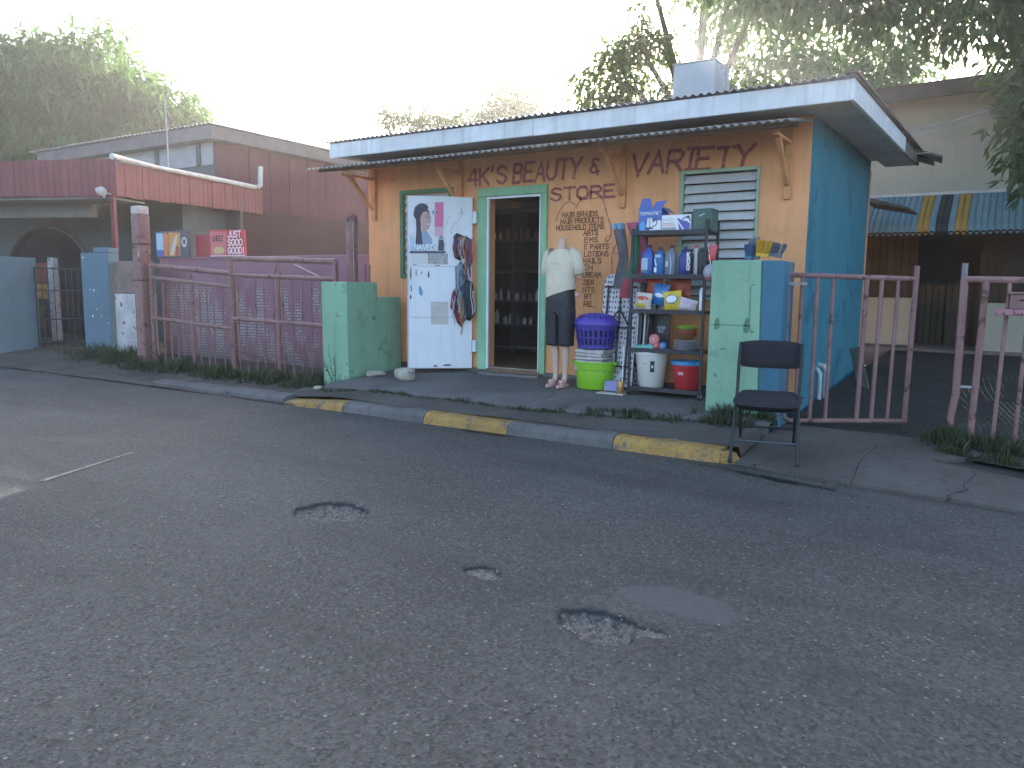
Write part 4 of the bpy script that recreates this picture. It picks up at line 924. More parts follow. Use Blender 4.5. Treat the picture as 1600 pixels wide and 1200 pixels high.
# odds and ends by the blue wall
pv = thing('drain_pipe', 'pair of short white plastic drain pipes at the foot of the blue wall', 'pipe', (-1.6, 8.9, .15))
build('pipe', MB().tube([(-1.60,8.62,.13),(-1.60,8.60,.42),(-1.63,8.62,.46),(-1.68,8.64,.47)], .022), M_GUT, pv, smooth=True)
build('pipe', MB().tube([(-1.56,8.74,.13),(-1.56,8.72,.44),(-1.59,8.75,.49),(-1.70,8.78,.50)], .028), M_GUT, pv, smooth=True)
tag(build('plank', MB().hexa([(-1.42,9.9,.18),(-1.26,9.7,.16),(-1.26,9.74,.16),(-1.42,9.94,.18),(-1.60,10.35,.58),(-1.45,10.2,.62),(-1.45,10.24,.62),(-1.60,10.39,.58)]), M('grey_plank', (.22, .19, .16), var=.3, scale=8)), 'short grey plank leaning against the far end of the blue wall', 'plank')
tag(build('metal_strip', MB().box(-.42, 10.2, .2, -.22, 10.24, .225), M_GUT), 'thin pale strip lying in the yard behind the fence', 'strip')

# ================================================================== GOODS IN FRONT OF THE SHOP
def plast(name, c, **k): return M('pl_'+name, c, rough=k.pop('rough', .38), var=.06, scale=4, bump=0, spec=.5, **k)
PZ = lambda x, y: plat_z(x, y)
# ---- steel rack
RX0, RX1, RY0, RY1 = -3.14, -2.40, 7.12, 7.46
M_RACK = M('rack_black', (.045, .045, .05), rough=.5, var=.25, scale=9)
SHZ = [.315, .70, 1.085, 1.425, 1.845]
rk = thing('storage_rack', 'black steel rack on castors loaded with household goods', 'rack', (-2.77, 7.29, .235))
for (x, y) in ((RX0,RY0),(RX1,RY0),(RX0,RY1),(RX1,RY1)):
    po = build('post', MB().box(x-.013, y-.013, .29, x+.013, y+.013, 1.95 if (x == RX1) else 1.88), M_RACK, rk, bevel=.003)
    cs = MB(); cs.tube([(x-.012,y,.262),(x+.012,y,.262)], .026, 12)
    build('castor', cs, M_RACK, po); build('castor_fork', MB().box(x-.018, y-.014, .262, x-.013, y+.014, .292).box(x+.013, y-.014, .262, x+.018, y+.014, .292), M_STEEL, po)
for z in SHZ:
    s_ = build('shelf', MB().box(RX0+.014, RY0-.008, z-.028, RX1-.014, RY1+.008, z), M_RACK, rk, bevel=.003)
    build('lip', MB().box(RX0+.014, RY0-.016, z-.03, RX1-.014, RY0-.0085, z+.012), M_RACK, s_)
# ---- top shelf boxes
def carton(name, label, x0, x1, y0, y1, z0, h, mat, cat='box'):
    t_ = thing(name, label, cat, ((x0+x1)/2, (y0+y1)/2, z0)); build('carton', MB().box(x0, y0, z0+.001, x1, y1, z0+h), mat, t_, bevel=.003); return t_
def onface(t_, x0, y0, z0, items):
    for it in items:
        mb = MB(); k = it[0]
        if k == 'p': poly(mb, it[1], (x0, y0, z0), U, V, N, it[3])
        elif k == 'd': disc(mb, *it[1], (x0, y0, z0), U, V, N, it[3])
        elif k == 't': letter(mb, it[1][0], (x0+it[1][1], y0, z0+it[1][2]), U, V, N, it[1][3], th=it[1][5] if len(it[1]) > 5 else .2, width=it[1][4], lift=it[3])
        elif k == 'r': ribbon(mb, it[1], it[4], Vector((x0, y0, z0)), Vector(U), Vector(V), Vector(N), it[3])
        build('print', mb, it[2], t_)
C_ = plast
kb = carton('kettle_box', 'blue kettle box with open flaps on top of the rack', -3.10, -2.86, 7.15, 7.34, SHZ[4], .235, C_('kettle_blue', (.07, .13, .42)))
for pts in ([(-3.10,2.08),(-2.97,2.08),(-2.99,2.17),(-3.08,2.17)], [(-2.96,2.08),(-2.865,2.08),(-2.82,2.145),(-2.93,2.135)]):
    build('flap', MB().prism(pts, 7.17, 7.176), C_('kettle_blue', (.07, .13, .42)), kb)
build('flap', MB().hexa([(-2.86,7.16,2.078),(-2.86,7.33,2.078),(-2.80,7.33,2.03),(-2.80,7.16,2.03),(-2.86,7.16,2.082),(-2.86,7.33,2.082),(-2.797,7.33,2.034),(-2.797,7.16,2.034)]), C_('kettle_blue2', (.10, .16, .40)), kb)
onface(kb, -3.10, 7.15, SHZ[4], [
    ('p', [(.0,.19),(.24,.19),(.24,.196),(.0,.196)], C_('sky', (.25,.45,.75)), .002),
    ('t', ('TOPMATE', .015, .165, .022, .2), C_('wht', (.8,.8,.8)), .002),
    ('p', [(.12,.02),(.235,.02),(.235,.11),(.18,.11),(.12,.06)], C_('wht', (.8,.8,.8)), .0015),
    ('p', [(.085,.045),(.155,.045),(.145,.135),(.095,.135)], C_('kettle_body', (.72,.70,.72)), .003),
    ('p', [(.085,.03),(.155,.03),(.155,.046),(.085,.046)], C_('ink', (.03,.03,.04)), .0035),
    ('p', [(.117,.046),(.122,.046),(.122,.133),(.117,.133)], C_('ink', (.03,.03,.04)), .004),
    ('r', [(.15,.125),(.185,.12),(.195,.09),(.18,.06),(.155,.055)], C_('ink', (.03,.03,.04)), .004, .008),
    ('d', (.045, .06, .03, .045), C_('cyan', (.08,.35,.65)), .002), ('p', [(.11,.0),(.24,.0),(.24,.012),(.13,.02)], C_('cyan', (.08,.35,.65)), .002)])
ib = carton('iron_box', 'long white clothes-iron box beside the blue kettle box', -2.855, -2.565, 7.14, 7.30, SHZ[4], .155, C_('wht', (.8,.8,.8)))
onface(ib, -2.855, 7.14, SHZ[4], [
    ('p', [(.01,.075),(.13,.078),(.13,.083),(.01,.08)], C_('redink', (.55,.1,.08)), .002), ('p', [(.01,.05),(.14,.055),(.14,.068),(.01,.065)], C_('pinkink', (.7,.45,.42)), .002),
    ('p', [(.01,.10),(.12,.103),(.12,.107),(.01,.104)], C_('greyink', (.4,.45,.48)), .002), ('p', [(.01,.115),(.12,.118),(.12,.122),(.01,.119)], C_('greyink', (.4,.45,.48)), .002),
    ('p', [(.005,.005),(.15,.005),(.15,.04),(.005,.04)], C_('greyink2', (.35,.38,.36)), .002),
    ('p', [(.18,.012),(.285,.012),(.285,.07),(.25,.095),(.205,.10),(.165,.125),(.155,.12)], C_('ironblue', (.10,.11,.38)), .002),
    ('r', [(.15,.115),(.225,.01)], C_('wht', (.8,.8,.8)), .003, .012), ('r', [(.205,.105),(.235,.13),(.275,.125),(.285,.095)], C_('ironblue', (.10,.11,.38)), .003, .012), ('d', (.265,.13,.014,.014), C_('ink', (.03,.03,.04)), .004)])
gb = carton('green_box', 'plain dark green box at the right end of the rack top', -2.555, -2.37, 7.16, 7.36, SHZ[4], .205, C_('darkgreen', (.045, .10, .075)))
onface(gb, -2.555, 7.16, SHZ[4], [('p', [(.06,.13),(.115,.15),(.12,.163),(.063,.143)], C_('greyink', (.4,.45,.48)), .002)])
# ---- second shelf: bottles of car fluid
def jug(x, y, z, w, d, h, mat, label, cap, lab=None, handle=True, group=None):
    t_ = thing('oil_bottle', label, 'bottle', (x, y, z), 0, group)
    mb = MB(); n = 16
    prof = [(.92,0),(1,.02),(1,.62),(.86,.76),(.5,.88),(.30,.93),(.28,.95)]
    for r, f in prof:
        for k in range(n):
            w_ = 2*PI*k/n; c, s__ = math.cos(w_), math.sin(w_); e = .55
            mb.v.append((x+(w/2)*r*math.copysign(abs(c)**e, c)+(w*.10*(1-r)), y+(d/2)*r*math.copysign(abs(s__)**e, s__), z+.001+h*f))
    for i in range(len(prof)-1):
        for k in range(n): k2 = (k+1) % n; mb.f.append((i*n+k, i*n+k2, (i+1)*n+k2, (i+1)*n+k)); mb.mi.append(0)
    mb.f += [tuple(reversed(range(n))), tuple(range((len(prof)-1)*n, len(prof)*n))]; mb.mi += [0, 0]
    build('bottle_body', mb, mat, t_, smooth=True)
    build('cap', MB().lathe([(w*.19,0),(w*.2,.004),(w*.2,.024),(w*.17,.028)], (x+w*.075, y, z+h*.94), 12), cap, t_, smooth=True)
    if lab:
        for (pts, mt) in lab:
            mb = MB(); poly(mb, [(x+a*w, z+b*h) for a, b in pts], (0, y-d/2-.001, 0), U, V, N, .001); build('label_print', mb, mt, t_)
    return t_
Z2 = SHZ[3]; WH = C_('wht', (.8,.8,.8)); INK = C_('ink', (.03,.03,.04))
G_ = 'bottles on the rack'
jug(-3.03, 7.26, Z2, .125, .09, .29, C_('oilblue', (.04,.12,.42)), 'blue oil bottle with pale label, leftmost on the rack shelf', C_('capnavy', (.03,.03,.12)), [([(-.42,.2),(.1,.2),(.1,.6),(-.42,.6)], C_('labpale', (.4,.5,.6))), ([(-.42,.1),(.1,.1),(.1,.2),(-.42,.2)], C_('labgreen', (.05,.2,.2)))], group=G_)
jug(-2.90, 7.24, Z2, .105, .08, .27, C_('oilblue2', (.03,.14,.36)), 'blue oil bottle with a white slanted label stripe on the rack', C_('capdark', (.05,.04,.05)), [([(-.4,.12),(-.15,.12),(-.15,.3),(-.4,.3)], WH), ([(-.4,.62),(-.3,.62),(-.12,.35),(-.25,.35)], WH), ([(-.35,.66),(.25,.66),(.22,.76),(-.33,.76)], C_('labpale', (.4,.5,.6)))], group=G_)
jug(-2.785, 7.24, Z2, .115, .08, .285, C_('oilgrey', (.16,.19,.22)), 'grey oil bottle with curved pale stripes on the rack', C_('capdark', (.05,.04,.05)), [([(.05,.05),(.12,.05),(.2,.35),(.1,.72),(.04,.72),(.1,.35)], C_('labpale', (.4,.5,.6))), ([(-.35,.3),(-.1,.3),(-.1,.5),(-.35,.5)], C_('labsilver', (.45,.47,.5)))], group=G_)
jug(-2.655, 7.26, Z2, .105, .08, .265, C_('oilnavy', (.04,.05,.26)), 'plain dark blue bottle in the middle of the rack shelf', C_('capnavy', (.03,.03,.12)), group=G_)
def canister(x, y, z, r, h, mat, label, capm, name='spray_can', lab=None, sh=.85):
    t_ = thing(name, label, 'can' if name == 'spray_can' else 'bottle', (x, y, z), 0, G_)
    build('can_body', MB().lathe([(r*.95,0),(r,.005),(r,h*sh),(r*.7,h*(sh+.04)),(r*.6,h*(sh+.05))], (x,y,z+.001), 16), mat, t_, smooth=True)
    build('cap', MB().lathe([(r*.62,h*(sh+.05)),(r*.62,h*.985),(r*.5,h)], (x,y,z+.001), 12), capm, t_, smooth=True)
    if lab:
        mb = MB()
        for i, c in enumerate(lab[0]):
            letter(mb, c, (x-r*.5, y-r-.001, z+h*lab[2]-i*lab[1]*1.15), U, V, N, lab[1], th=.22, width=r*.9, lift=.001)
        build('lettering', mb, WH, t_)
    return t_
canister(-2.578, 7.20, Z2, .032, .24, INK, 'black can with white upright lettering on the rack', INK, lab=('KOD', .05, .7))
canister(-2.53, 7.24, Z2, .028, .29, C_('cansilver', (.5,.5,.48)), 'silver can with red cap on the rack', C_('capred', (.45,.06,.05)))
canister(-2.475, 7.23, Z2, .036, .265, C_('blackcan', (.04,.042,.045)), 'matt black bottle, left of the two beside the rack post', INK, name='oil_bottle')
canister(-2.425, 7.30, Z2, .034, .275, C_('blackcan2', (.05,.05,.055)), 'black bottle with pale label, right of the two beside the rack post', INK, name='oil_bottle')
# ---- third shelf: bags
def bag(x, y, z, w, h, d, mat, label, tilt=0, lean=0, prints=(), seed=0):
    r = random.Random(seed); t_ = thing('snack_bag', label, 'bag', (x, y, z)); n = 8; mb = MB()
    Mx = Matrix.Translation((x, y, z)) @ Matrix.Rotation(tilt, 4, 'Y') @ Matrix.Rotation(lean, 4, 'X')
    for side in (-1, 1):
        for j in range(n+1):
            for i in range(n+1):
                a, b = i/n, j/n; bul = (math.sin(PI*a)*math.sin(PI*b))**.6 if 0 < a < 1 and 0 < b < 1 else 0
                mb.v.append(((a-.5)*w*(1-.06*math.sin(PI*b)), side*(d*.5*bul+.001+(.006*r.uniform(-1, 1) if bul else 0)), b*h+.003))
    for sd_ in (0, 1):
        o = sd_*(n+1)**2
        for j in range(n):
            for i in range(n):
                q = (o+j*(n+1)+i, o+j*(n+1)+i+1, o+(j+1)*(n+1)+i+1, o+(j+1)*(n+1)+i); mb.f.append(q if sd_ == 0 else tuple(reversed(q))); mb.mi.append(0)
    pv_ = MB()
    build('bag_body', mb.xf(Mx), mat, t_, smooth='all')
    for pk in prints:
        pm = MB()
        k = 20
        cx, cz, rx, rz_, mt, lf = pk
        for i in range(k):
            a = cx+rx*math.cos(2*PI*i/k); b = cz+rz_*math.sin(2*PI*i/k); bul = (max(0, math.sin(PI*(a/w+.5)))*max(0, math.sin(PI*b/h)))**.6
            pm.v.append((a, -(d*.5*bul+.006+lf), b))
        bul = (max(0, math.sin(PI*(cx/w+.5)))*max(0, math.sin(PI*cz/h)))**.6
        pm.v.append((cx, -(d*.5*bul+.009+lf), cz))
        pm.f += [(i, (i+1) % k, k) for i in range(k)]; pm.mi += [0]*k
        build('print', pm.xf(Mx), mt, t_)
    return t_
Z3 = SHZ[2]; YEL = C_('bagyellow', (.70,.52,.05))
bag(-2.98, 7.34, Z3+.13, .17, .20, .06, C_('bagred', (.55,.07,.03)), 'bright red bag hanging at the back left of the bag shelf', seed=1)
bag(-2.72, 7.36, Z3+.11, .22, .22, .06, C_('bagrust', (.42,.08,.04)), 'dark red bag standing at the back of the bag shelf', seed=2)
bag(-2.90, 7.25, Z3+.05, .17, .21, .07, C_('bagblue', (.05,.20,.48)), 'blue printed bag in the middle of the bag shelf', tilt=.15, seed=3, prints=[(0,.1,.05,.02,WH,0)])
bag(-3.04, 7.18, Z3, .17, .17, .08, C_('bagpale', (.62,.55,.44)), 'pale bag with red and yellow print at the left of the bag shelf', tilt=.1, seed=4, prints=[(.0,.12,.06,.02,C_('bagred', (.55,.07,.03)),0), (-.02,.05,.05,.02,YEL,0)])
bag(-2.72, 7.19, Z3, .19, .19, .08, YEL, 'yellow bag with round white emblem on the bag shelf', tilt=-.12, seed=5, prints=[(0,.115,.065,.045,C_('ringdk', (.08,.12,.2)),0), (0,.115,.055,.036,WH,.003)])
bag(-2.585, 7.17, Z3, .18, .12, .08, C_('bagwhite', (.60,.56,.58)), 'low white and pink bag at the right of the bag shelf', tilt=.25, seed=6, prints=[(0,.085,.05,.016,C_('bagpink', (.65,.35,.45)),0)])
canister(-2.445, 7.19, Z3, .022, .225, WH, 'slim white bottle standing beside the right rack post', WH, name='lotion_bottle')
canister(-2.355, 7.36, Z3+.02, .04, .22, C_('tealdark', (.03,.07,.09)), 'dark bottle with white cap half hidden by the green pillar', WH, name='lotion_bottle')
# ---- fourth shelf: boards, toys, bowls, plates
Z4 = SHZ[1]
fb = carton('black_folder', 'black cutting board with pale lettering on the rack', -2.965, -2.80, 7.30, 7.325, Z4, .36, C_('boardblk', (.035,.035,.04)), 'board')
onface(fb, -2.965, 7.30, Z4, [('t', ('FUTURE', .04, .20, .022, .09), C_('greyink', (.4,.45,.48)), .002), ('t', ('OLE', .05, .165, .026, .06), C_('greyink', (.4,.45,.48)), .002)])
for i, (x, c, hgt, lbl) in enumerate(((-3.10,(.45,.45,.45),.35,'pale grey tray standing on edge, leftmost on the tray shelf'),(-3.065,(.06,.06,.065),.33,'black tray standing on edge on the tray shelf'),(-3.025,(.5,.5,.5),.355,'white rimmed tray standing on edge next to the black board'),(-2.99,(.05,.05,.05),.34,'dark tray standing on edge against the black board'))):
    tag(build('tray', MB().hexa([(x,7.16,Z4+.001),(x+.016,7.16,Z4+.001),(x+.016,7.42,Z4+.001),(x,7.42,Z4+.001),(x+.01,7.17,Z4+hgt),(x+.026,7.17,Z4+hgt),(x+.026,7.40,Z4+hgt),(x+.01,7.40,Z4+hgt)]), C_('tray%d' % i, c), bevel=.006), lbl, 'tray', 'trays on the rack')
tag(build('folded_mat', MB().hexa([(-3.12,7.11,Z4+.001),(-2.88,7.11,Z4+.001),(-2.90,7.28,Z4+.001),(-3.11,7.28,Z4+.001),(-3.10,7.12,Z4+.035),(-2.90,7.12,Z4+.05),(-2.92,7.27,Z4+.055),(-3.10,7.27,Z4+.04)]), C_('teal', (.10,.34,.29)), bevel=.012), 'folded teal plastic mat at the left of the tray shelf', 'mat')
def toy(x, z, r, c, label, n=8):
    t_ = thing('toy_wheel', label, 'toy', (x, 7.15, z)); mb = MB()
    prof = [(.35*r,-.012),(.8*r,-.016),(r,-.006),(r,.006),(.8*r,.016),(.35*r,.012)]
    mb.lathe(prof, (0,0,0), 16); mb.xf(Matrix.Translation((x, 7.15, z)) @ Matrix.Rotation(rad(80), 4, 'X')); build('disc', mb, c, t_, smooth=True)
    build('hub', MB().lathe([(r*.3,-.02),(r*.3,.02)], (0,0,0), 10).xf(Matrix.Translation((x, 7.145, z)) @ Matrix.Rotation(rad(80), 4, 'X')), C_('toyhub', (.5,.3,.3)), t_)
toy(-2.895, Z4+.10, .055, C_('toycoral', (.55,.16,.15)), 'upper coral toy wheel leaning on the black board')
toy(-2.865, Z4+.045, .042, C_('toyred', (.45,.03,.05)), 'lower red toy wheel on the tray shelf')
toy(-2.925, Z4+.04, .035, C_('toyblue', (.05,.12,.42)), 'blue toy wheel left of the red one')
toy(-2.80, Z4+.042, .04, C_('toyblue2', (.04,.16,.36)), 'blue toy wheel beside the stack of plates')
def bowl(x, y, z, r, h, mat): return MB().lathe([(r*.5,0),(r*.75,h*.3),(r,h),(r*.97,h),(r*.7,h*.35),(r*.45,h*.1)], (x,y,z), 24, capt=True)
for i in range(7):
    tag(build('plate', MB().lathe([(.06,0),(.075,.004),(.125,.016),(.125,.019),(.07,.008)], (-2.60+R_.uniform(-.006,.006), 7.25, Z4+.001+i*.0135), 28), C_('plate%d' % (i % 2), ((.55,.53,.55), (.40,.36,.38))[i % 2]), smooth=True), ('lowest','second lowest','third','fourth','fifth','sixth','topmost')[i]+' plate in the pale stack on the rack', 'plate', 'stack of plates')
for i, (c, nm) in enumerate((((.22,.10,.03),'brown bowl at the bottom of the bowl stack'),((.42,.10,.10),'red bowl in the middle of the bowl stack'),((.30,.17,.07),'tan bowl near the top of the bowl stack'),((.25,.48,.04),'lime green bowl on top of the bowl stack'))):
    tag(build('bowl', bowl(-2.60, 7.25, Z4+.106+i*.024, .105-.004*i+.012*(i == 3), .065, None), C_('bowl%d' % i, c), smooth=True), nm, 'bowl', 'stack of bowls')
# ---- bottom shelf: bins
def bucket(name, label, x, y, z, r0, r1, h, mat, lid=None, rim=None, stick=()):
    t_ = thing(name, label, 'bucket', (x, y, z))
    build('bucket_body', MB().lathe([(r0*.94,0),(r0,.008),(r1,h-.02),(r1+.008,h-.02),(r1+.008,h),(r1-.004,h),(r0-.006,.02)], (x,y,z+.001), 32, capt=True), mat, t_, smooth=True)
    if rim: build('rim', MB().lathe([(r1+.010,h-.012),(r1+.013,h+.012),(r1+.004,h+.026),(r1-.012,h+.026),(r1-.014,h)], (x,y,z+.001), 32, capb=False, capt=False), rim, t_, smooth=True)
    if lid:
        l_ = build('lid', MB().lathe([(r1+.014,h-.012),(r1+.016,h+.006),(r1+.002,h+.012),(r1*.9,h+.045),(r1*.75,h+.055),(0,h+.058)], (x,y,z+.001), 32, capt=False), lid, t_, smooth=True)
        build('lid_handle', MB().box(x-.035, y-.012, z+h+.058, x+.035, y+.012, z+h+.078), lid, l_, bevel=.006)
    for (ang, zz, w, hh_, mt) in stick:
        mb = MB(); k = 5
        for q in range(k+1):
            a = ang+(q/k-.5)*w/r1; f = lambda z_: r0+(r1-r0)*z_/h+.0025
            for z_ in (zz, zz+hh_): mb.v.append((x+f(z_)*math.sin(a), y-f(z_)*math.cos(a), z+z_))
        mb.f = [(q*2, q*2+2, q*2+3, q*2+1) for q in range(k)]; mb.mi = [0]*k
        build('sticker', mb, mt, t_)
    return t_
bucket('lidded_bin', 'cream plastic bin with lid on the lowest rack shelf', -2.96, 7.27, SHZ[0], .125, .163, .345, C_('cream', (.66,.63,.56)), lid=C_('creamlid', (.70,.69,.64)), stick=((.42,.16,.045,.11,INK), (.42,.20,.018,.03,WH), (-.1,.235,.04,.018,C_('greyink', (.4,.45,.48)))))
bucket('bucket', 'red bucket with blue rim on the lowest rack shelf', -2.60, 7.30, SHZ[0], .118, .15, .255, C_('redplastic', (.48,.035,.04)), rim=C_('rimblue', (.03,.22,.45)), stick=((-.1,.15,.055,.028,C_('tagpink', (.6,.42,.42))),))
# balloon-like ball and red bag hanging beside the rack
bl = thing('ball', 'grey and red plastic ball hanging between the rack and the green pillar', 'ball', (-2.29, 7.02, 1.4))
build('ball_skin', MB().lathe([(.083*math.sin(w), -.083*math.cos(w)) for w in np.linspace(.02, PI-.02, 13)], (-2.29, 7.0, 1.45), 20, 1, 1), C_('ballgrey', (.36,.36,.40)), bl, smooth=True)
build('patch', MB().lathe([(.0845*math.sin(w), -.0845*math.cos(w)) for w in np.linspace(.3, 1.1, 6)], (-2.29, 7.0, 1.45), 20, capb=False, capt=False), C_('ballred', (.45,.14,.14)), bl, smooth=True)
build('string', MB().tube([(-2.31,7.0,1.53),(-2.36,7.05,1.72)], .003, 4), WH, bl)
bag(-2.315, 7.03, 1.56, .075, .14, .03, C_('bagred2', (.60,.08,.08)), 'small red bag hanging from the right rack post', tilt=.15, seed=9)
# ---- ironing boards leaning on the wall
def dotted():
    mt = bpy.data.materials.new('dotted_cloth'); mt.use_nodes = True; t = mt.node_tree; b = t.nodes['Principled BSDF']
    tc = nd(t, 'ShaderNodeTexCoord').outputs['Object']
    mp = nd(t, 'ShaderNodeMapping'); mp.inputs['Scale'].default_value = (30, 1, 19); t.links.new(tc, mp.inputs['Vector'])
    v = nd(t, 'ShaderNodeTexVoronoi'); v.inputs['Scale'].default_value = 1; v.inputs['Randomness'].default_value = .35; t.links.new(mp.outputs[0], v.inputs['Vector'])
    c = mixc(t, math_(t, 'LESS_THAN', v.outputs['Distance'], .28), (.66, .65, .66), (.07, .07, .09))
    t.links.new(c, b.inputs['Base Color']); b.inputs['Roughness'].default_value = .9
    return mt
M_DOT = dotted()
def ironing_board(label, x, y, zt, wd, ht, lean, rz):
    t_ = thing('ironing_board', label, 'ironing board', (x, y, PZ(x, y)))
    T_ = Matrix.Translation((x, y, PZ(x, y)+.02)) @ Matrix.Rotation(rz, 4, 'Z') @ Matrix.Rotation(lean, 4, 'X')
    pts = [(-wd/2,0),(wd/2,0),(wd/2,ht*.93),(wd*.42,ht*.98),(wd*.3,ht),(-wd*.3,ht),(-wd*.42,ht*.98),(-wd/2,ht*.93)]
    build('board', MB().prism(pts, .0, .03).xf(T_), M_DOT, t_, bevel=.01)
    r = .011
    fr_ = MB().tube([(-wd*.34,-.02,.05),(-wd*.34,-.02,ht*.88)], r, 6).xf(T_); build('leg', fr_, M_RACK, t_)
    build('leg', MB().tube([(wd*.30,-.02,.05),(wd*.30,-.02,ht*.88)], r, 6).xf(T_), M_RACK, t_)
    for z in (ht*.88, ht*.52, ht*.18): build('crossbar', MB().tube([(-wd*.44,-.022,z),(wd*.44,-.022,z)], r*.9, 6).xf(T_), M_RACK, t_)
    build('stay', MB().tube([(-wd*.34,-.03,ht*.52),(.02,-.05,ht*.68)], r*.8, 6).xf(T_), M_RACK, t_); build('stay', MB().tube([(wd*.34,-.03,ht*.52),(.02,-.05,ht*.68)], r*.8, 6).xf(T_), M_RACK, t_)
    build('stay', MB().tube([(.02,-.05,ht*.18),(.02,-.05,ht*.78)], r, 6).xf(T_), M_RACK, t_)
    return t_
ironing_board('black and white dotted ironing board with folded legs leaning beside the rack', -3.42, 7.36, 0, .40, 1.20, rad(-9), rad(4))
ironing_board('second dotted ironing board leaning behind the rack posts', -3.17, 7.56, 0, .34, 1.22, rad(-5), rad(-2))
# long fabric strips hanging beside the rack
def strip(label, pts, mat, y, name='hanging_cloth', band=None):
    t_ = thing(name, label, 'cloth', (pts[0][0], y, pts[0][1])); mb = MB(); n = len(pts)
    for j, (xl, z, w) in enumerate(pts):
        for i in range(6): 
            a = i/5; yy = y+.016*math.sin(a*7+j*.8)-.02*math.sin(PI*a); mb.v.append((xl+w*a, yy, z)); 
    k = len(mb.v); mb.v += [(x, yy+.012, z) for x, yy, z in mb.v]
    for j in range(n-1):
        for i in range(5):
            q = (j*6+i, (j+1)*6+i, (j+1)*6+i+1, j*6+i+1); mb.f += [tuple(q), tuple(k+p for p in reversed(q))]; mb.mi += [0, 0]
    for j in range(n-1): mb.f += [(j*6, k+j*6, k+(j+1)*6, (j+1)*6), (j*6+5, (j+1)*6+5, k+(j+1)*6+5, k+j*6+5)]; mb.mi += [0, 0]
    build('cloth', mb, mat, t_, smooth='all')
    if band:
        bm_ = MB(); 
        for (xl, z, w) in band:
            for i in range(6): a = i/5; bm_.v.append((xl+w*a, y+.016*math.sin(a*7)-.02*math.sin(PI*a)-.006, z))
        bm_.f = [(i, 6+i, 7+i, i+1) for i in range(5)]; bm_.mi = [0]*5; build('band', bm_, C_('bandblue', (.16,.32,.46)), t_)
strip('long grey cloth with blue top band hanging left of the rack', [(-3.50,1.96,.13),(-3.49,1.88,.13),(-3.44,1.72,.11),(-3.42,1.60,.105),(-3.45,1.46,.13),(-3.47,1.30,.14)], M('cloth_grey', (.16,.15,.16), var=.5, scale=5), 7.40, band=[(-3.503,1.965,.135),(-3.49,1.90,.13)])
strip('pink cloth hanging behind the left rack post', [(-3.36,1.97,.15),(-3.28,1.75,.16),(-3.25,1.55,.18),(-3.26,1.36,.16)], M('cloth_pink', (.55,.13,.22), var=.3, scale=5), 7.44)
strip('green cloth strip hanging beside the left rack post', [(-3.19,1.93,.03),(-3.24,1.70,.09),(-3.27,1.5,.10),(-3.30,1.38,.10)], M('cloth_green', (.04,.20,.10), var=.3, scale=5), 7.30)
strip('dark red cloth end hanging in front of the dotted board', [(-3.26,1.40,.09),(-3.31,1.28,.13),(-3.33,1.20,.15)], M('cloth_red', (.34,.06,.07), var=.3, scale=5), 7.22)
# ---- basin, bundle, purple basket
bx_, by_ = -3.60, 7.28; bz = PZ(bx_, by_)
bs = thing('wash_basin', 'lime green plastic basin standing on the platform', 'basin', (bx_, by_, bz))
build('basin_body', MB().lathe([(.185,0),(.195,.01),(.205,.20),(.218,.205),(.228,.275),(.238,.278),(.236,.29),(.215,.29),(.19,.02)], (bx_,by_,bz+.001), 36, 1, .82), C_('lime', (.25,.52,.03)), bs, smooth=True)
for s in (-1, 1): build('handle', MB().box(bx_+s*.228, by_-.05, bz+.262, bx_+s*.262, by_+.05, bz+.288), C_('lime', (.25,.52,.03)), bs, bevel=.006)
nb_ = thing('paper_bundle', 'bundle of wrapped pale paper stacked in the green basin', 'bundle', (bx_, by_, bz+.03))
for i in range(6):
    w_ = .155+R_.uniform(-.008,.008); z = bz+.19+i*.038
    mb = MB().hexa([(bx_-w_-.02,by_-.13,z),(bx_+w_-.01,by_-.13,z+R_.uniform(-.012,.012)),(bx_+w_,by_+.13,z),(bx_-w_,by_+.13,z),(bx_-w_-.02,by_-.13,z+.034),(bx_+w_-.01,by_-.13,z+.034+R_.uniform(-.006,.004)),(bx_+w_,by_+.13,z+.034),(bx_-w_,by_+.13,z+.034)])
    build('packet', mb, M('paper', (.52,.47,.45), rough=.6, var=.4, scale=14, bump=.5, bscale=25, spots=((.35,.16,.15), .62, 18)), nb_, bevel=.01)
pbk = thing('laundry_basket', 'purple lidded laundry basket on top of the paper bundle', 'basket', (bx_, by_, bz+.42))
PURP = C_('purple', (.055,.045,.27)); PURPL = C_('purple_lid', (.085,.06,.36))
def basket_rings(r0, r1, z0, z1, n, parent):
    mb = MB(); k = 30
    mb.lathe([(r0*.97,0),(r0,.004),(r0+.001,.04)], (bx_,by_,z0), 36, 1, .84, capt=True)
    f = lambda z: r0+(r1-r0)*(z-z0)/(z1-z0)
    for za, zb_ in ((.105,.125), (.19,.25)):
        mb.lathe([(f(z0+za)-.004,za),(f(z0+za)+.003,za),(f(z0+zb_)+.003,zb_),(f(z0+zb_)-.004,zb_)], (bx_,by_,z0), 36, 1, .84, False, False)
    for i in range(n):
        a = 2*PI*i/n; da = .07
        for (ra, rb, za, zb_) in ((f(z0), f(z0+.2), z0+.03, z0+.2),):
            p = []
            for (r_, z_) in ((ra, za), (rb, zb_)):
                for s in (-da, da): p.append((bx_+r_*math.cos(a+s), by_+.84*r_*math.sin(a+s), z_))
            c = [(bx_+(x-bx_)*.97, by_+(y-by_)*.97, z) for x, y, z in p]
            mb.hexa([p[0], p[1], c[1], c[0], p[2], p[3], c[3], c[2]])
    return build('basket_body', mb, PURP, parent, smooth=True)
BZ = bz+.425
basket_rings(.195, .228, BZ, BZ+.25, 24, pbk)
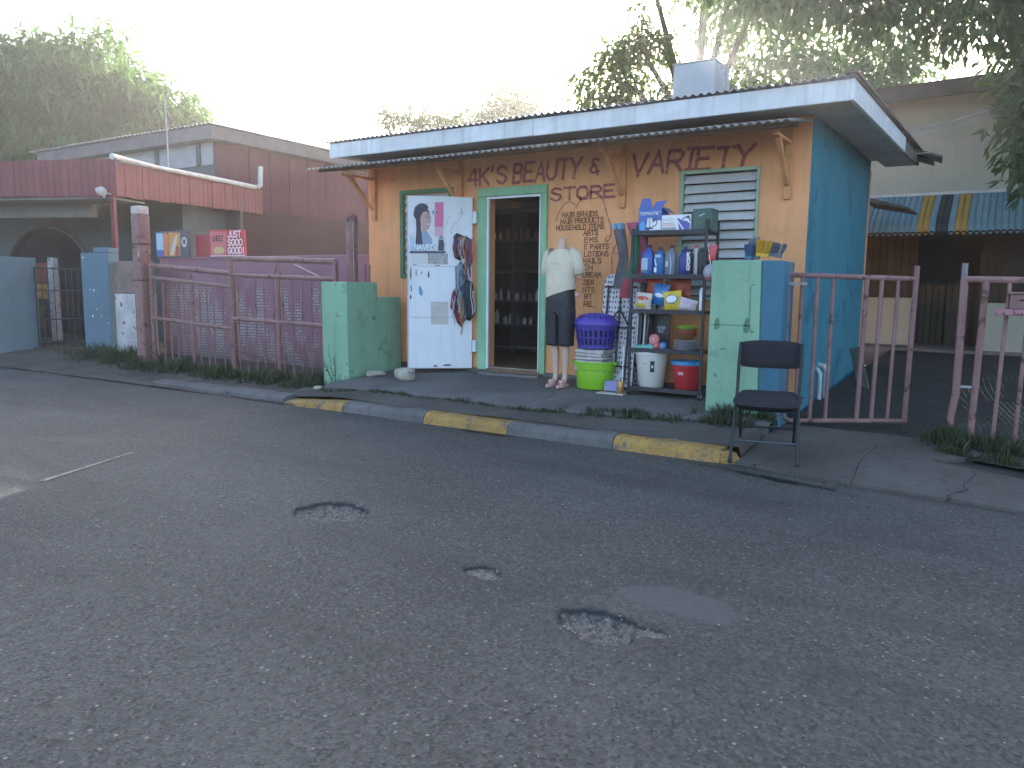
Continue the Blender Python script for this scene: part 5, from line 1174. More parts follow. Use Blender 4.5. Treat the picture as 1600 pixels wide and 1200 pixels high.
build('inner_liner', MB().lathe([(.165,.02),(.185,.2)], (bx_,by_,BZ), 30, 1, .84), C_('liner', (.02,.02,.05)), pbk, smooth=True)
ld = build('lid', MB().lathe([(.24,.245),(.243,.258),(.238,.272),(.21,.315),(.16,.352),(.08,.368),(0,.37)], (bx_,by_,BZ), 40, 1, .84, capt=False), PURPL, pbk, smooth=True)
for i in range(20):
    a = 2*PI*i/20; mb = MB(); p = lambda r_, z_, s: (bx_+r_*math.cos(a+s), by_+.84*r_*math.sin(a+s), BZ+z_)
    mb.hexa([p(.214,.3125,-.035), p(.214,.3125,.035), p(.21,.310,.035), p(.21,.310,-.035), p(.176,.3455,-.03), p(.176,.3455,.03), p(.172,.342,.03), p(.172,.342,-.03)])
    build('lid_slot', mb, C_('slot', (.03,.025,.12)), ld)
gc = thing('gold_canister', 'gold canister with pale rod beside the left rack castor', 'canister', (-3.18, 7.05, .22))
build('canister_body', MB().lathe([(.036,0),(.038,.006),(.038,.125),(.033,.135)], (-3.20,7.06,PZ(-3.2,7.06)+.012), 18), M('gold_tin', (.42,.25,.09), rough=.35, metallic=.6, var=.2), gc, smooth=True)
build('rod', MB().tube([(-3.175,7.04,PZ(-3.2,7.06)+.13),(-3.18,7.06,.72)], .005, 6), WH, gc)
dp = thing('dustpan', 'small lilac dustpan on a pale tray at the foot of the rack', 'dustpan', (-3.29, 7.1, .22))
build('pan', MB().hexa([(-3.40,7.08,PZ(0,7.1)+.02),(-3.25,7.08,PZ(0,7.1)+.02),(-3.25,7.16,PZ(0,7.1)+.02),(-3.40,7.16,PZ(0,7.1)+.02),(-3.39,7.09,PZ(0,7.1)+.12),(-3.25,7.10,PZ(0,7.1)+.13),(-3.25,7.15,PZ(0,7.1)+.13),(-3.39,7.15,PZ(0,7.1)+.12)]), C_('lilac', (.22,.22,.40)), dp, bevel=.008)
build('tray', MB().box(-3.44, 7.0, PZ(0,7.05)+.001, -3.15, 7.14, PZ(0,7.05)+.012), C_('traypale', (.5,.48,.42)), dp)

# ---- brush heads on the green pillar
M_BR = [M('bristle_blue', (.10,.17,.30), var=.5, scale=60), M('bristle_grey', (.26,.28,.30), var=.5, scale=60), M('bristle_yellow', (.66,.38,.04), var=.3, scale=60), M('bristle_slate', (.15,.18,.23), var=.5, scale=60)]
for k, (x, y, tl, w_, h_, lb) in enumerate(((-1.955,6.98,-.03,.075,.11,'small blue broom head at the left on the green pillar'),(-1.91,7.03,-.12,.085,.17,'grey broom head standing behind the yellow one'),(-1.825,6.92,.16,.12,.115,'yellow broom head on top of the green pillar'),(-1.735,6.98,.22,.13,.10,'slate blue broom head at the right of the yellow one'))):
    t_ = thing('broom_head', lb, 'broom', (x, y, 1.555), 0, 'broom heads on the pillar')
    T_ = Matrix.Translation((x, y, 1.565+.02*(k > 1))) @ Matrix.Rotation(tl, 4, 'Y')
    build('block', MB().box(-w_*.45, -.022, 0, w_*.45, .022, .03).xf(T_), M_BR[k], t_, bevel=.004)
    mb = MB()
    for i in range(60):
        a = R_.uniform(-1, 1); b = R_.uniform(-1, 1); r = .0028; tx = a*w_*.56+R_.uniform(-.006,.006); ty = b*.03; hh_ = .03+h_*R_.uniform(.86, 1)
        mb.add([(a*w_*.42-r, b*.018, .028),(a*w_*.42+r, b*.018, .028),(tx+r*1.3, ty, hh_),(tx-r*1.3, ty, hh_)], [(0,1,2,3)])
        mb.add([(a*w_*.42, b*.018-r, .028),(a*w_*.42, b*.018+r, .028),(tx, ty+r*1.3, hh_),(tx, ty-r*1.3, hh_)], [(0,1,2,3)])
    tag(build('bristles', mb.xf(T_), M_BR[k], t_), kind='stuff')

# ---- folding chair
ch = thing('folding_chair', 'black padded folding chair standing on the apron', 'chair', (-1.40, 5.62, .035), rad(12))
M_CHF = M('chair_frame', (.022, .028, .028), rough=.4, var=.2, scale=9); M_CHP = M('chair_pad', (.022, .02, .024), rough=.85, var=.2, scale=12, bump=.35, bscale=220)
CZ = lambda y: .10*max(0, min(1, y/.8))
for s in (-1, 1):
    build('front_leg', MB().tube([(s*.235,.0,.0),(s*.222,.08,.30),(s*.218,.20,.52),(s*.225,.33,.72),(s*.222,.40,.86)], .0125, 8), M_CHF, ch, local=True, smooth=True)
    build('rear_leg', MB().tube([(s*.20,.52,.07),(s*.20,.36,.30),(s*.20,.24,.44)], .0115, 8), M_CHF, ch, local=True, smooth=True)
    build('foot_cap', MB().lathe([(.017,-.01),(.017,.02),(.014,.03)], (s*.235,0,.0), 10), M_CHF, ch, local=True); build('foot_cap', MB().lathe([(.016,-.012),(.016,.02)], (s*.20,.52,.065), 10), M_CHF, ch, local=True)
build('crossbar', MB().tube([(-.23,.045,.155),(.23,.045,.155)], .009, 8), M('chair_bar', (.12,.13,.13), rough=.3, metallic=.6), ch, local=True, smooth=True)
build('crossbar', MB().tube([(-.20,.43,.2),(.20,.43,.2)], .009, 8), M_CHF, ch, local=True, smooth=True)
def pad(w_, d_, th, curve, T_, nx_=10, ny_=8, rnd_=.3):
    mb = MB()
    for sd_ in (1, -1):
        for j in range(ny_+1):
            for i in range(nx_+1):
                a, b = i/nx_*2-1, j/ny_*2-1
                sx = math.copysign(abs(a), a); k = max(0, 1-abs(a)**6)**.5*max(0, 1-abs(b)**6)**.5
                corner = 1-.10*(abs(b)**3)*abs(a)**2
                mb.v.append((a*w_/2*corner, b*d_/2*(1-.12*abs(a)**3), sd_*th/2*k+curve*(a*a)))
    n1 = (nx_+1)*(ny_+1)
    for sd_ in (0, 1):
        for j in range(ny_):
            for i in range(nx_):
                q = (sd_*n1+j*(nx_+1)+i, sd_*n1+j*(nx_+1)+i+1, sd_*n1+(j+1)*(nx_+1)+i+1, sd_*n1+(j+1)*(nx_+1)+i); mb.f.append(q if sd_ == 0 else tuple(reversed(q))); mb.mi.append(0)
    return mb.xf(T_)
build('seat', pad(.48, .46, .10, .004, Matrix.Translation((0,.165,.445)) @ Matrix.Rotation(rad(4), 4, 'X')), M_CHP, ch, local=True, smooth='all')
build('backrest', pad(.47, .215, .035, -.035, Matrix.Translation((0,.385,.775)) @ Matrix.Rotation(rad(78), 4, 'X')), M_CHP, ch, local=True, smooth='all')

# ---- stones on the platform
def rock(label, x, y, z, rx, ry, rz_, seed, hole=False):
    r = random.Random(seed); bm = bmesh.new(); bmesh.ops.create_icosphere(bm, subdivisions=3, radius=1)
    ph = [r.uniform(0, 6) for _ in range(6)]
    for v in bm.verts:
        c = v.co; k = 1+.14*math.sin(2.3*c.x+ph[0])*math.sin(2.1*c.y+ph[1])+.09*math.sin(4.1*c.z+ph[2]+c.x*3)+.04*math.sin(9*c.x+ph[3])*math.sin(8*c.y+ph[4])
        e = .75; q = Vector((math.copysign(abs(c.x)**e, c.x), math.copysign(abs(c.y)**e, c.y), math.copysign(abs(c.z)**e, c.z)))*k
        if hole:
            d = math.hypot((q.x-.15)/.45, q.y/.4)
            if q.z > 0 and d < 1: q.z -= .5*(1-d*d)
        v.co = Vector((q.x*rx, q.y*ry, q.z*rz_))
    me = bpy.data.meshes.new('rock'); bm.to_mesh(me); bm.free(); me.materials.append(M('limestone', (.42,.38,.31), rough=.95, var=.35, scale=8, bump=.6, bscale=40, spots=((.2,.18,.15), .62, 14)))
    me.polygons.foreach_set('use_smooth', [True]*len(me.polygons))
    o = bpy.data.objects.new('rock', me); COL.objects.link(o); o.location = (x, y, z+rz_*.8); o.rotation_euler = (0, 0, r.uniform(0, 1)); return tag(o, label, 'rock')
rock('pale limestone block with a hole in front of the door leaf', -5.80, 6.80, plat_z(-5.8, 6.8), .125, .10, .082, 3, True)
rock('flat pale stone beside the plain green pillar', -6.30, 6.85, plat_z(-6.3, 6.85), .12, .07, .04, 8)
rock('small pale stone on the kerb by the left green pillar', -6.55, 6.15, .12, .05, .03, .02, 12)

# ================================================================== MANNEQUIN
mx, my = -3.97, 7.18; mz = PZ(mx, my)
mn = thing('mannequin', 'headless mannequin in cream shirt and black shorts by the shop door', 'mannequin', (mx, my, mz), rad(-4))
mn.matrix_basis = mn.matrix_basis @ Matrix.Diagonal((.80, .86, 1, 1))
M_SKIN = M('mannequin_skin', (.60, .40, .31), rough=.5, var=.08, bump=0); M_SHIRT = M('cream_shirt', (.68, .60, .44), rough=.9, var=.12, scale=6, bump=.9, bscale=9); M_SHORT = M('black_shorts', (.03, .03, .036), rough=.45, var=.4, scale=7, bump=.4, bscale=14)
sk = [((0,0,.90),.115,.12), ((0,-.005,1.05),.125,.10), ((0,-.01,1.22),.15,.105), ((0,0,1.36),.165,.09), ((0,.01,1.45),.07,.06), ((0,.01,1.58),.052,.052),
      ((-.09,0,.80),.085,.095), ((-.085,-.015,.48),.058,.062), ((-.08,.015,.33),.055,.058), ((-.075,.02,.12),.033,.036), ((-.075,.0,.06),.035,.042), ((-.085,-.11,.045),.036,.022),
      ((.09,0,.80),.085,.095), ((.085,-.015,.48),.058,.062), ((.08,.015,.33),.055,.058), ((.075,.02,.12),.033,.036), ((.075,.0,.06),.035,.042), ((.085,-.11,.045),.036,.022),
      ((-.19,.01,1.40),.055,.055), ((-.25,.03,1.18),.042,.042), ((-.245,.0,.98),.033,.033), ((.19,.01,1.40),.055,.055), ((.25,.03,1.18),.042,.042), ((.245,.0,.98),.033,.033)]
ed = [(0,1),(1,2),(2,3),(3,4),(4,5),(0,6),(6,7),(7,8),(8,9),(9,10),(10,11),(0,12),(12,13),(13,14),(14,15),(15,16),(16,17),(3,18),(18,19),(3,20),(20,21)]
me = bpy.data.meshes.new('body'); me.from_pydata([p for p, _, _ in sk], ed, []); me.materials.append(M_SKIN)
body = bpy.data.objects.new('body', me); COL.objects.link(body); body.parent = mn
bpy.context.view_layer.objects.active = body
md = body.modifiers.new('skin', 'SKIN'); md.use_smooth_shade = True
for i, (_, a, b) in enumerate(sk): me.skin_vertices[0].data[i].radius = (a, b)
me.skin_vertices[0].data[0].use_root = True
sb = body.modifiers.new('sub', 'SUBSURF'); sb.levels = 2; sb.render_levels = 2
# shirt: loose loft with a slanting hem, sleeves
def loft(rings, n=28, fold=.0, seed=1, cap=False):
    r = random.Random(seed); ph = [r.uniform(0, 6) for _ in range(4)]; mb = MB()
    for j, (cx, cy, cz, rx, ry, tilt) in enumerate(rings):
        for k in range(n):
            w = 2*PI*k/n; c, s_ = math.cos(w), math.sin(w); f = 1+fold*(math.sin(5*w+ph[0]+j*.5)*.6+math.sin(9*w+ph[1]-j*.7)*.4)
            mb.v.append((cx+rx*f*math.copysign(abs(c)**.85, c), cy+ry*f*math.copysign(abs(s_)**.85, s_), cz+tilt*c))
    for j in range(len(rings)-1):
        for k in range(n): k2 = (k+1) % n; mb.f.append((j*n+k, j*n+k2, (j+1)*n+k2, (j+1)*n+k)); mb.mi.append(0)
    return mb
shirt = loft([(-.0,0,.985,.205,.155,.055),(0,0,1.0,.207,.157,.055),(0,-.01,1.10,.20,.15,.03),(0,-.01,1.20,.205,.145,.01),(0,-.005,1.30,.215,.135,0),(0,0,1.38,.215,.115,0),(0,.005,1.43,.17,.09,0),(0,.01,1.455,.09,.07,0),(0,.01,1.46,.075,.062,0)], fold=.035, seed=3)
so = build('shirt', shirt, M_SHIRT, mn, local=True, smooth='all'); md = so.modifiers.new('s', 'SUBSURF'); md.levels = md.render_levels = 1; md2 = so.modifiers.new('t', 'SOLIDIFY'); md2.thickness = .004
for s in (-1, 1):
    mb = MB().tube([(s*.15,.005,1.40),(s*.205,.01,1.385),(s*.245,.02,1.28),(s*.262,.03,1.20)], [.085,.08,.075,.078], 14, cap=False); o = build('sleeve', mb, M_SHIRT, so, local=True, smooth='all'); o.modifiers.new('t', 'SOLIDIFY').thickness = .004
mb = MB(); ribbon(mb, [(-.07+.012*i, .006*math.sin(i*2.1)) for i in range(13)], .005, Vector((0,-.150,1.305)), Vector(U), Vector(V), Vector(N), 0); build('chest_print', mb, C_('greyink', (.4,.45,.48)), so, local=True)
mb = loft([(0,0,1.09,.155,.13,0),(0,0,1.0,.185,.145,0),(0,0,.90,.198,.15,0),(0,0,.80,.196,.145,0)], fold=.012, seed=5)
sh_ = build('shorts', mb, M_SHORT, mn, local=True, smooth='all'); sh_.modifiers.new('s', 'SUBSURF').render_levels = 1
for s in (-1, 1):
    mb = loft([(s*.098,0,.83,.10,.135,0),(s*.10,0,.72,.102,.125,0),(s*.098,-.005,.60,.098,.115,0),(s*.096,-.005,.50,.095,.108,0),(s*.095,-.005,.445,.095,.106,0)], 22, fold=.03, seed=7+s)
    mb.f = [tuple(reversed(f)) for f in mb.f]
    o = build('short_leg', mb, M_SHORT, sh_, local=True, smooth='all'); o.modifiers.new('s', 'SUBSURF').render_levels = 1; o.modifiers.new('t', 'SOLIDIFY').thickness = .004
PS = C_('pinkslipper', (.58,.33,.32))
sl_ = thing('slippers', 'pair of pale pink platform slippers under the mannequin feet', 'slippers', (mx, my, mz), rad(-4))
sl_.matrix_basis = sl_.matrix_basis @ Matrix.Diagonal((.80, .86, 1, 1))
for s in (-1, 1):
    pts = [(.046*math.cos(w)*(1 if math.sin(w) < 0 else .85)+s*.082, .14*math.sin(w)-.045) for w in np.linspace(0, 2*PI, 20, endpoint=False)]
    mb = MB(); n = len(pts); mb.add([(x, y, .0) for x, y in pts]+[(x, y, .032) for x, y in pts], [tuple(reversed(range(n))), tuple(range(n, 2*n))]+[(i, (i+1) % n, n+(i+1) % n, n+i) for i in range(n)])
    so_ = build('sole', mb, PS, sl_, local=True, bevel=.006)
    build('strap', MB().tube([(s*.082-.046,-.08,.03),(s*.082-.03,-.085,.068),(s*.082,-.088,.075),(s*.082+.03,-.085,.068),(s*.082+.046,-.08,.03)], .010, 8), PS, so_, local=True, smooth='all')

# ================================================================== ON THE DOOR LEAF
Ud, Vd, Nd = tuple(du), (0,0,1), tuple(dn)
def onleaf(t_, items, base=.0025):
    for k, it in enumerate(items):
        mb = MB(); o_ = Md @ Vector((0, -.0005, 0)); lf = base+.0006*k
        if it[0] == 'p': poly(mb, it[1], o_, Ud, Vd, Nd, lf)
        elif it[0] == 'd': disc(mb, *it[1], o_, Ud, Vd, Nd, lf)
        elif it[0] == 'r': ribbon(mb, it[1], it[3], o_, Vector(Ud), Vector(Vd), Vector(Nd), lf)
        elif it[0] == 't': letter(mb, it[1][0], o_+Vector(Ud)*it[1][1]+Vector(Vd)*it[1][2], Ud, Vd, Nd, it[1][3], th=it[1][5], width=it[1][4], lift=lf)
        build('print', mb, it[2], t_)
pst = thing('hair_poster', 'hair poster of a smiling woman with a long braid on the white door', 'poster', Md @ Vector((.25, 0, 1.35)))
build('sheet', MB().box(.02, -.0022, 1.385, .455, -.0006, 1.99).xf(Md), mflat('poster_white', (.72,.73,.74)), pst)
HAIR = mflat('hair_ink', (.06,.05,.085)); SKN = mflat('skin_ink', (.52,.36,.32)); BLU = mflat('dress_ink', (.30,.40,.52)); PNK = mflat('pink_ink', (.70,.18,.32)); NAV = mflat('navy_ink', (.06,.08,.14)); PAL = mflat('paleblue_ink', (.48,.60,.70))
onleaf(pst, [
    ('p', [(.022,1.39),(.10,1.39),(.08,1.56),(.022,1.60)], PAL),
    ('p', [(.315,1.70),(.42,1.70),(.425,1.985),(.32,1.985)], PNK), ('p', [(.32,1.58),(.42,1.60),(.42,1.70),(.315,1.70)], mflat('pink2_ink', (.70,.42,.50))),
    ('p', [(.12,1.42),(.30,1.42),(.285,1.55),(.235,1.63),(.18,1.66),(.14,1.6)], BLU),
    ('p', [(.165,1.63),(.225,1.63),(.235,1.72),(.17,1.74)], SKN),
    ('p', [(.135,1.78),(.15,1.715),(.185,1.675),(.225,1.66),(.25,1.675),(.258,1.71),(.27,1.74),(.272,1.80),(.255,1.87),(.20,1.90),(.15,1.86)], SKN),
    ('p', [(.065,1.84),(.085,1.92),(.13,1.96),(.175,1.97),(.225,1.955),(.245,1.92),(.235,1.895),(.255,1.875),(.262,1.85),(.225,1.875),(.18,1.865),(.155,1.82),(.145,1.76),(.12,1.78),(.085,1.79)], HAIR),
    ('p', [(.095,1.80),(.145,1.79),(.155,1.70),(.165,1.58),(.175,1.47),(.12,1.44),(.09,1.50),(.10,1.65)], HAIR),
    ('r', [(.21,1.83),(.245,1.835)], HAIR, .006), ('r', [(.215,1.805),(.24,1.808)], HAIR, .008), ('r', [(.255,1.81),(.268,1.812)], HAIR, .007), ('r', [(.262,1.80),(.268,1.765),(.258,1.76)], mflat('shade_ink', (.38,.24,.21)), .004),
    ('p', [(.212,1.735),(.255,1.74),(.245,1.718),(.225,1.712)], WH), ('r', [(.208,1.738),(.23,1.734),(.258,1.743)], mflat('lip_ink', (.42,.12,.13)), .006), ('r', [(.215,1.722),(.235,1.708),(.252,1.717)], mflat('lip_ink', (.42,.12,.13)), .006),
    ('d', (.315, 1.865, .03, .03), mflat('pale_disc', (.6,.6,.6))), ('t', ('5.4', .292, 1.85, .03, .06, .2), NAV),
    ('p', [(.022,1.385),(.45,1.39),(.45,1.41),(.022,1.405)], NAV),
    ('p', [(.05,1.415),(.32,1.415),(.325,1.49),(.06,1.48)], mflat('cap_bg', (.30,.42,.50))), ('t', ('NAVED', .075, 1.425, .058, .25, .24), WH),
    ('p', [(.355,1.415),(.425,1.415),(.43,1.5),(.415,1.55),(.365,1.545)], mflat('product_ink', (.08,.08,.10))), ('t', ('JA', .365, 1.56, .035, .055, .2), NAV)])
pst['label'] = 'hair poster of a smiling woman with a long braid on the white door'
lf1 = thing('leaflet', 'grey closely printed leaflet below the hair poster on the door', 'leaflet', Md @ Vector((.36, 0, 1.25)))
build('sheet', MB().box(.235, -.0016, 1.255, .475, -.0005, 1.383).xf(Md), M('speckled_print', (.50,.48,.47), var=.2, spots=((.22,.20,.2), .53, 55), bump=0), lf1)
lf1b = thing('leaflet', 'pale blank leaflet left of the grey printed one on the door', 'leaflet', Md @ Vector((.12, 0, 1.25)))
build('sheet', MB().box(.03, -.0014, 1.255, .232, -.0004, 1.383).xf(Md), mflat('paper_pale', (.66,.66,.64)), lf1b)
lf2 = thing('leaflet', 'faded beige leaflet on the lower half of the door', 'leaflet', Md @ Vector((.38, 0, .55)))
build('sheet', MB().box(.27, -.0016, .535, .48, -.0005, .81).xf(Md), M('beige_print', (.56,.53,.47), var=.12, scale=8, bump=0, spots=((.48,.44,.40), .56, 30)), lf2)
# scribbled lines
mb = MB(); o_ = Md @ Vector((0,-.001,0))
for pts in ([(.52,1.62),(.50,1.66),(.56,1.74),(.62,1.80),(.645,1.88)], [(.60,1.84),(.645,1.89),(.66,1.84)], [(.63,1.93),(.645,1.86)], [(.46,1.80),(.50,1.81)], [(.465,1.77),(.47,1.73)]): ribbon(mb, pts, .004, o_, Vector(Ud), Vector(Vd), Vector(Nd), .003)
tag(build('scribble', mb, mflat('pencil', (.3,.29,.28)), leaf), kind='stuff')
# garments hanging on the door edge
def garment(label, pts, mat, off, name='hanging_garment', seed=0, thick=.03):
    """draped bundle: outline in leaf coords (x,z), bulged towards the street"""
    r = random.Random(seed); t_ = thing(name, label, 'clothing', Md @ Vector((pts[0][0], -off, pts[0][1])), 0, 'clothes hanging on the door edge')
    n = len(pts); cx = sum(p[0] for p in pts)/n; cz = sum(p[1] for p in pts)/n; mb = MB(); rings = 5
    for j in range(rings):
        f = j/(rings-1)
        for i, (x, z) in enumerate(pts):
            w = 1-f; y = -off-thick*math.sin(f*PI/2)*(1+.5*math.sin(i*1.9+seed))-.006*r.uniform(-1, 1)*(0 < j)
            mb.v.append((cx+(x-cx)*w, y, cz+(z-cz)*w))
    for j in range(rings-1):
        for i in range(n): i2 = (i+1) % n; mb.f.append((j*n+i, j*n+i2, (j+1)*n+i2, (j+1)*n+i)); mb.mi.append(0)
    mb.f.append(tuple(reversed(range(n)))); mb.mi.append(0)
    build('fabric', mb.xf(Md), mat, t_, smooth='all')
    xs_ = [p[0] for p in pts]; zs_ = [p[1] for p in pts]; x0_, x1_, z0_, z1_ = min(xs_), max(xs_), min(zs_), max(zs_)
    for q in range(4):
        c_ = r.choice(STRIPE); x = x0_+(x1_-x0_)*(q+r.uniform(.2,.8))/4; zt_ = z1_-(z1_-z0_)*r.uniform(.05,.3); l = (z1_-z0_)*r.uniform(.45,.95); w_ = r.uniform(.008,.02); sw = r.uniform(-.03,.03)
        mb = MB(); n_ = 6
        for j in range(n_+1):
            f = j/n_; xx = x+sw*f+.008*math.sin(f*7+q); yy = -off-thick*1.15-.012-.008*math.sin(f*5+q*2)
            mb.v += [(xx-w_/2, yy+.004, zt_-l*f), (xx, yy-.006, zt_-l*f), (xx+w_/2, yy+.004, zt_-l*f)]
        for j in range(n_): mb.f += [(j*3, j*3+3, j*3+4, j*3+1), (j*3+1, j*3+4, j*3+5, j*3+2)]; mb.mi += [0, 0]
        build('fold', mb.xf(Md), M('fold_%d' % STRIPE.index(c_), c_, rough=.9, var=.4, scale=20), t_, smooth='all')
    return t_
STRIPE = [(.05,.05,.07), (.45,.18,.08), (.40,.42,.46), (.10,.20,.30), (.34,.08,.12), (.18,.13,.24), (.48,.34,.12), (.55,.52,.5), (.07,.12,.09)]
F_ = lambda nm, c: M('fab_'+nm, c, rough=.9, var=.5, scale=14, bump=.4, bscale=30)
garment('navy cap-like bag hanging at the top of the door edge', [(.55,1.60),(.58,1.63),(.66,1.60),(.70,1.52),(.69,1.36),(.62,1.30),(.55,1.34),(.53,1.45)], F_('navy', (.07,.08,.12)), .005, seed=1)
garment('orange striped scarf hanging over the navy bag', [(.60,1.58),(.66,1.60),(.66,1.50),(.64,1.36),(.59,1.34),(.585,1.45)], F_('orange', (.45,.20,.10)), .036, seed=2, thick=.02)
garment('white and blue cloth hanging beside the orange scarf', [(.645,1.56),(.68,1.56),(.68,1.42),(.655,1.35)], F_('paleblue', (.40,.45,.55)), .045, seed=3, thick=.015)
garment('purple cloth hanging over the door hinge', [(.68,1.60),(.76,1.55),(.77,1.30),(.72,1.15),(.68,1.30)], F_('purple', (.15,.12,.20)), .03, seed=4)
garment('grey-blue shirt bundled halfway down the door edge', [(.56,1.22),(.63,1.30),(.70,1.20),(.72,1.0),(.66,.92),(.57,.98)], F_('slate', (.22,.29,.34)), .005, seed=5, thick=.05)
garment('yellow strap hanging between the bundled clothes', [(.66,1.28),(.71,1.27),(.735,1.12),(.715,1.06),(.70,1.16)], F_('yellow', (.45,.30,.12)), .055, seed=6, thick=.015)
garment('dark jacket hanging lowest beside the door frame', [(.63,1.02),(.72,1.10),(.78,1.02),(.80,.66),(.74,.58),(.66,.62)], F_('dark', (.06,.065,.08)), .03, seed=7, thick=.05)
garment('red and black striped cloth at the bottom of the bundle', [(.52,.90),(.555,.97),(.60,.80),(.66,.60),(.64,.50),(.585,.56),(.54,.70),(.50,.74)], F_('red', (.28,.07,.10)), .02, seed=8, thick=.035)
garment('grey patterned cloth hanging in front of the dark jacket', [(.56,.98),(.63,.99),(.66,.80),(.70,.62),(.66,.56),(.62,.66),(.58,.84)], F_('greyp', (.30,.29,.31)), .058, seed=9, thick=.02)

# ================================================================== VEGETATION
def leaf_arrays(rng, centers, normals_out, per, L, Wd, droop, spread):
    """leaf quads (base, side, tip, side) in clumps hanging round each centre"""
    n = len(centers)*per
    c = np.repeat(centers, per, 0); out = np.repeat(normals_out, per, 0)
    d = rng.normal(size=(n, 3))*.75+out*.7+np.array([0, 0, -droop]); d /= np.linalg.norm(d, axis=1)[:, None]
    base = c+rng.normal(size=(n, 3))*spread
    ln = L*rng.uniform(.65, 1.25, (n, 1)); wd = Wd*rng.uniform(.7, 1.25, (n, 1))
    up = rng.normal(size=(n, 3))*.5+np.array([0, 0, 1.0])
    side = np.cross(d, up); side /= np.linalg.norm(side, axis=1)[:, None]+1e-6
    nr = np.cross(side, d)
    mid = base+d*ln*.45
    tip = base+d*ln+np.array([0, 0, -1.])*ln*.12*droop
    V = np.stack([base, mid+side*wd*.5+nr*wd*.12, tip, mid-side*wd*.5+nr*wd*.12], 1)
    return V
def crown_points(rng, blobs, clump):
    P = []; O = []
    for (cx, cy, cz, rx, ry, rz_, n) in blobs:
        v = rng.normal(size=(n, 3)); v /= np.linalg.norm(v, axis=1)[:, None]
        r = rng.uniform(0, 1, (n, 1))**.42
        w = 1+.16*np.sin(v[:, :1]*5+cx)*np.sin(v[:, 1:2]*4+cy)+.12*np.sin(v[:, 2:3]*7+cz)+.08*rng.normal(size=(n, 1))
        P.append(np.array([cx, cy, cz])+v*r*w*np.array([rx, ry, rz_])); O.append(v)
    return np.concatenate(P), np.concatenate(O)
def quads_mesh(name, V, mat):
    n = len(V); me = bpy.data.meshes.new(name)
    me.vertices.add(n*4); me.vertices.foreach_set('co', V.reshape(-1).astype(np.float32))
    F = np.arange(n*4).reshape(n, 4); T3 = np.concatenate([F[:, [0, 1, 2]], F[:, [0, 2, 3]]], 0)
    me.loops.add(T3.size); me.loops.foreach_set('vertex_index', T3.reshape(-1).astype(np.int32))
    me.polygons.add(len(T3)); me.polygons.foreach_set('loop_start', np.arange(0, T3.size, 3).astype(np.int32))
    me.update(calc_edges=True); me.materials.append(mat); return me
M_BARK = M('bark', (.09, .07, .05), rough=.95, var=.4, scale=5, bump=.8, bscale=18)
def limbs(root, base, top, r0, blobs, seed):
    r = random.Random(seed); mb = MB(); base = Vector(base); top = Vector(top)
    pts = [base.lerp(top, t_)+Vector((r.uniform(-.1,.1), r.uniform(-.1,.1), 0))*(0 < t_ < 1) for t_ in (0,.3,.6,1)]
    mb.tube(pts, [r0*1.25, r0, r0*.9, r0*.75], 10)
    build('trunk', mb, M_BARK, root, smooth='all')
    for b in blobs:
        e = Vector(b[:3]); mb = MB()
        for k in range(3):
            q = e+Vector((r.uniform(-1,1)*b[3], r.uniform(-1,1)*b[4], r.uniform(-.3,.8)*b[5]))*.8
            m1 = top.lerp(q, .35)+Vector((0,0,.12*(q-top).length)); m2 = top.lerp(q, .7)+Vector((r.uniform(-.2,.2), r.uniform(-.2,.2), .1*(q-top).length))
            build('limb', MB().tube([top, m1, m2, q], [r0*.5, r0*.34, r0*.2, r0*.06], 7), M_BARK, root, smooth='all')
def tree(label, base, top, r0, blobs, per, L, Wd, droop, mat, seed, group=None, spread=.12, single=0):
    rng = np.random.default_rng(seed); t_ = thing('tree', label, 'tree', base, 0, group)
    limbs(t_, base, top, r0, [b[:6] for b in blobs], seed)
    P_, O_ = crown_points(rng, blobs, per); V_ = leaf_arrays(rng, P_, O_, per, L, Wd, droop, spread)
    if single:   # the leaves nearest the viewer as parts of their own
        cen = V_.mean(1); v = cen-np.array([0, 0, EYE]); dep = v @ np.array(fwd); x = (v @ np.array(r2))/dep; y = (v @ np.array(u2))/dep
        inview = (np.abs(x) < .66) & (np.abs(y) < .5); sc = np.where(inview, dep, 1e6); pick = np.argsort(sc)[:single]
        keep = np.ones(len(V_), bool); keep[pick] = False
        proto = bpy.data.meshes.new('leaf'); proto.from_pydata([(0,-.0,0),(.25,-.16,.02),(.5,-.2,.03),(.8,-.10,.0),(1,0,-.06),(.8,.10,.0),(.5,.2,.03),(.25,.16,.02),(.5,0,-.02)], [], [(0,1,8),(1,2,8),(2,3,8),(3,4,8),(4,5,8),(5,6,8),(6,7,8),(7,0,8)]); proto.materials.append(mat)
        inv = wmat(t_).inverted()
        for i in pick:
            b, s1, tp, s2 = (Vector(q) for q in V_[i]); d = tp-b; sd_ = (s1-s2); sd_ = (sd_-d*sd_.dot(d)/d.length_squared); w_ = sd_.length; n_ = d.normalized().cross(sd_.normalized())
            Mx = Matrix.Identity(4)
            for c_, vec in enumerate((d, sd_.normalized()*w_*2.2, n_*w_*2)):
                for q in range(3): Mx[q][c_] = vec[q]
            Mx.translation = b; inst(proto, 'leaf', inv @ Mx, t_)
        V_ = V_[keep]
    V_ = V_-np.array(base)
    o = bpy.data.objects.new('crown', quads_mesh('crown', V_, mat)); COL.objects.link(o); o.parent = t_; o['kind'] = 'stuff'
    return t_
L_MANGO = leafmat('leaf_mango', (.018, .06, .016), (.085, .16, .04), .38)
L_DARK = leafmat('leaf_dark', (.03, .055, .02), (.07, .11, .03), .4)
L_NEAR = leafmat('leaf_near', (.02, .05, .018), (.055, .105, .03), .34)
TG = 'trees behind the houses'
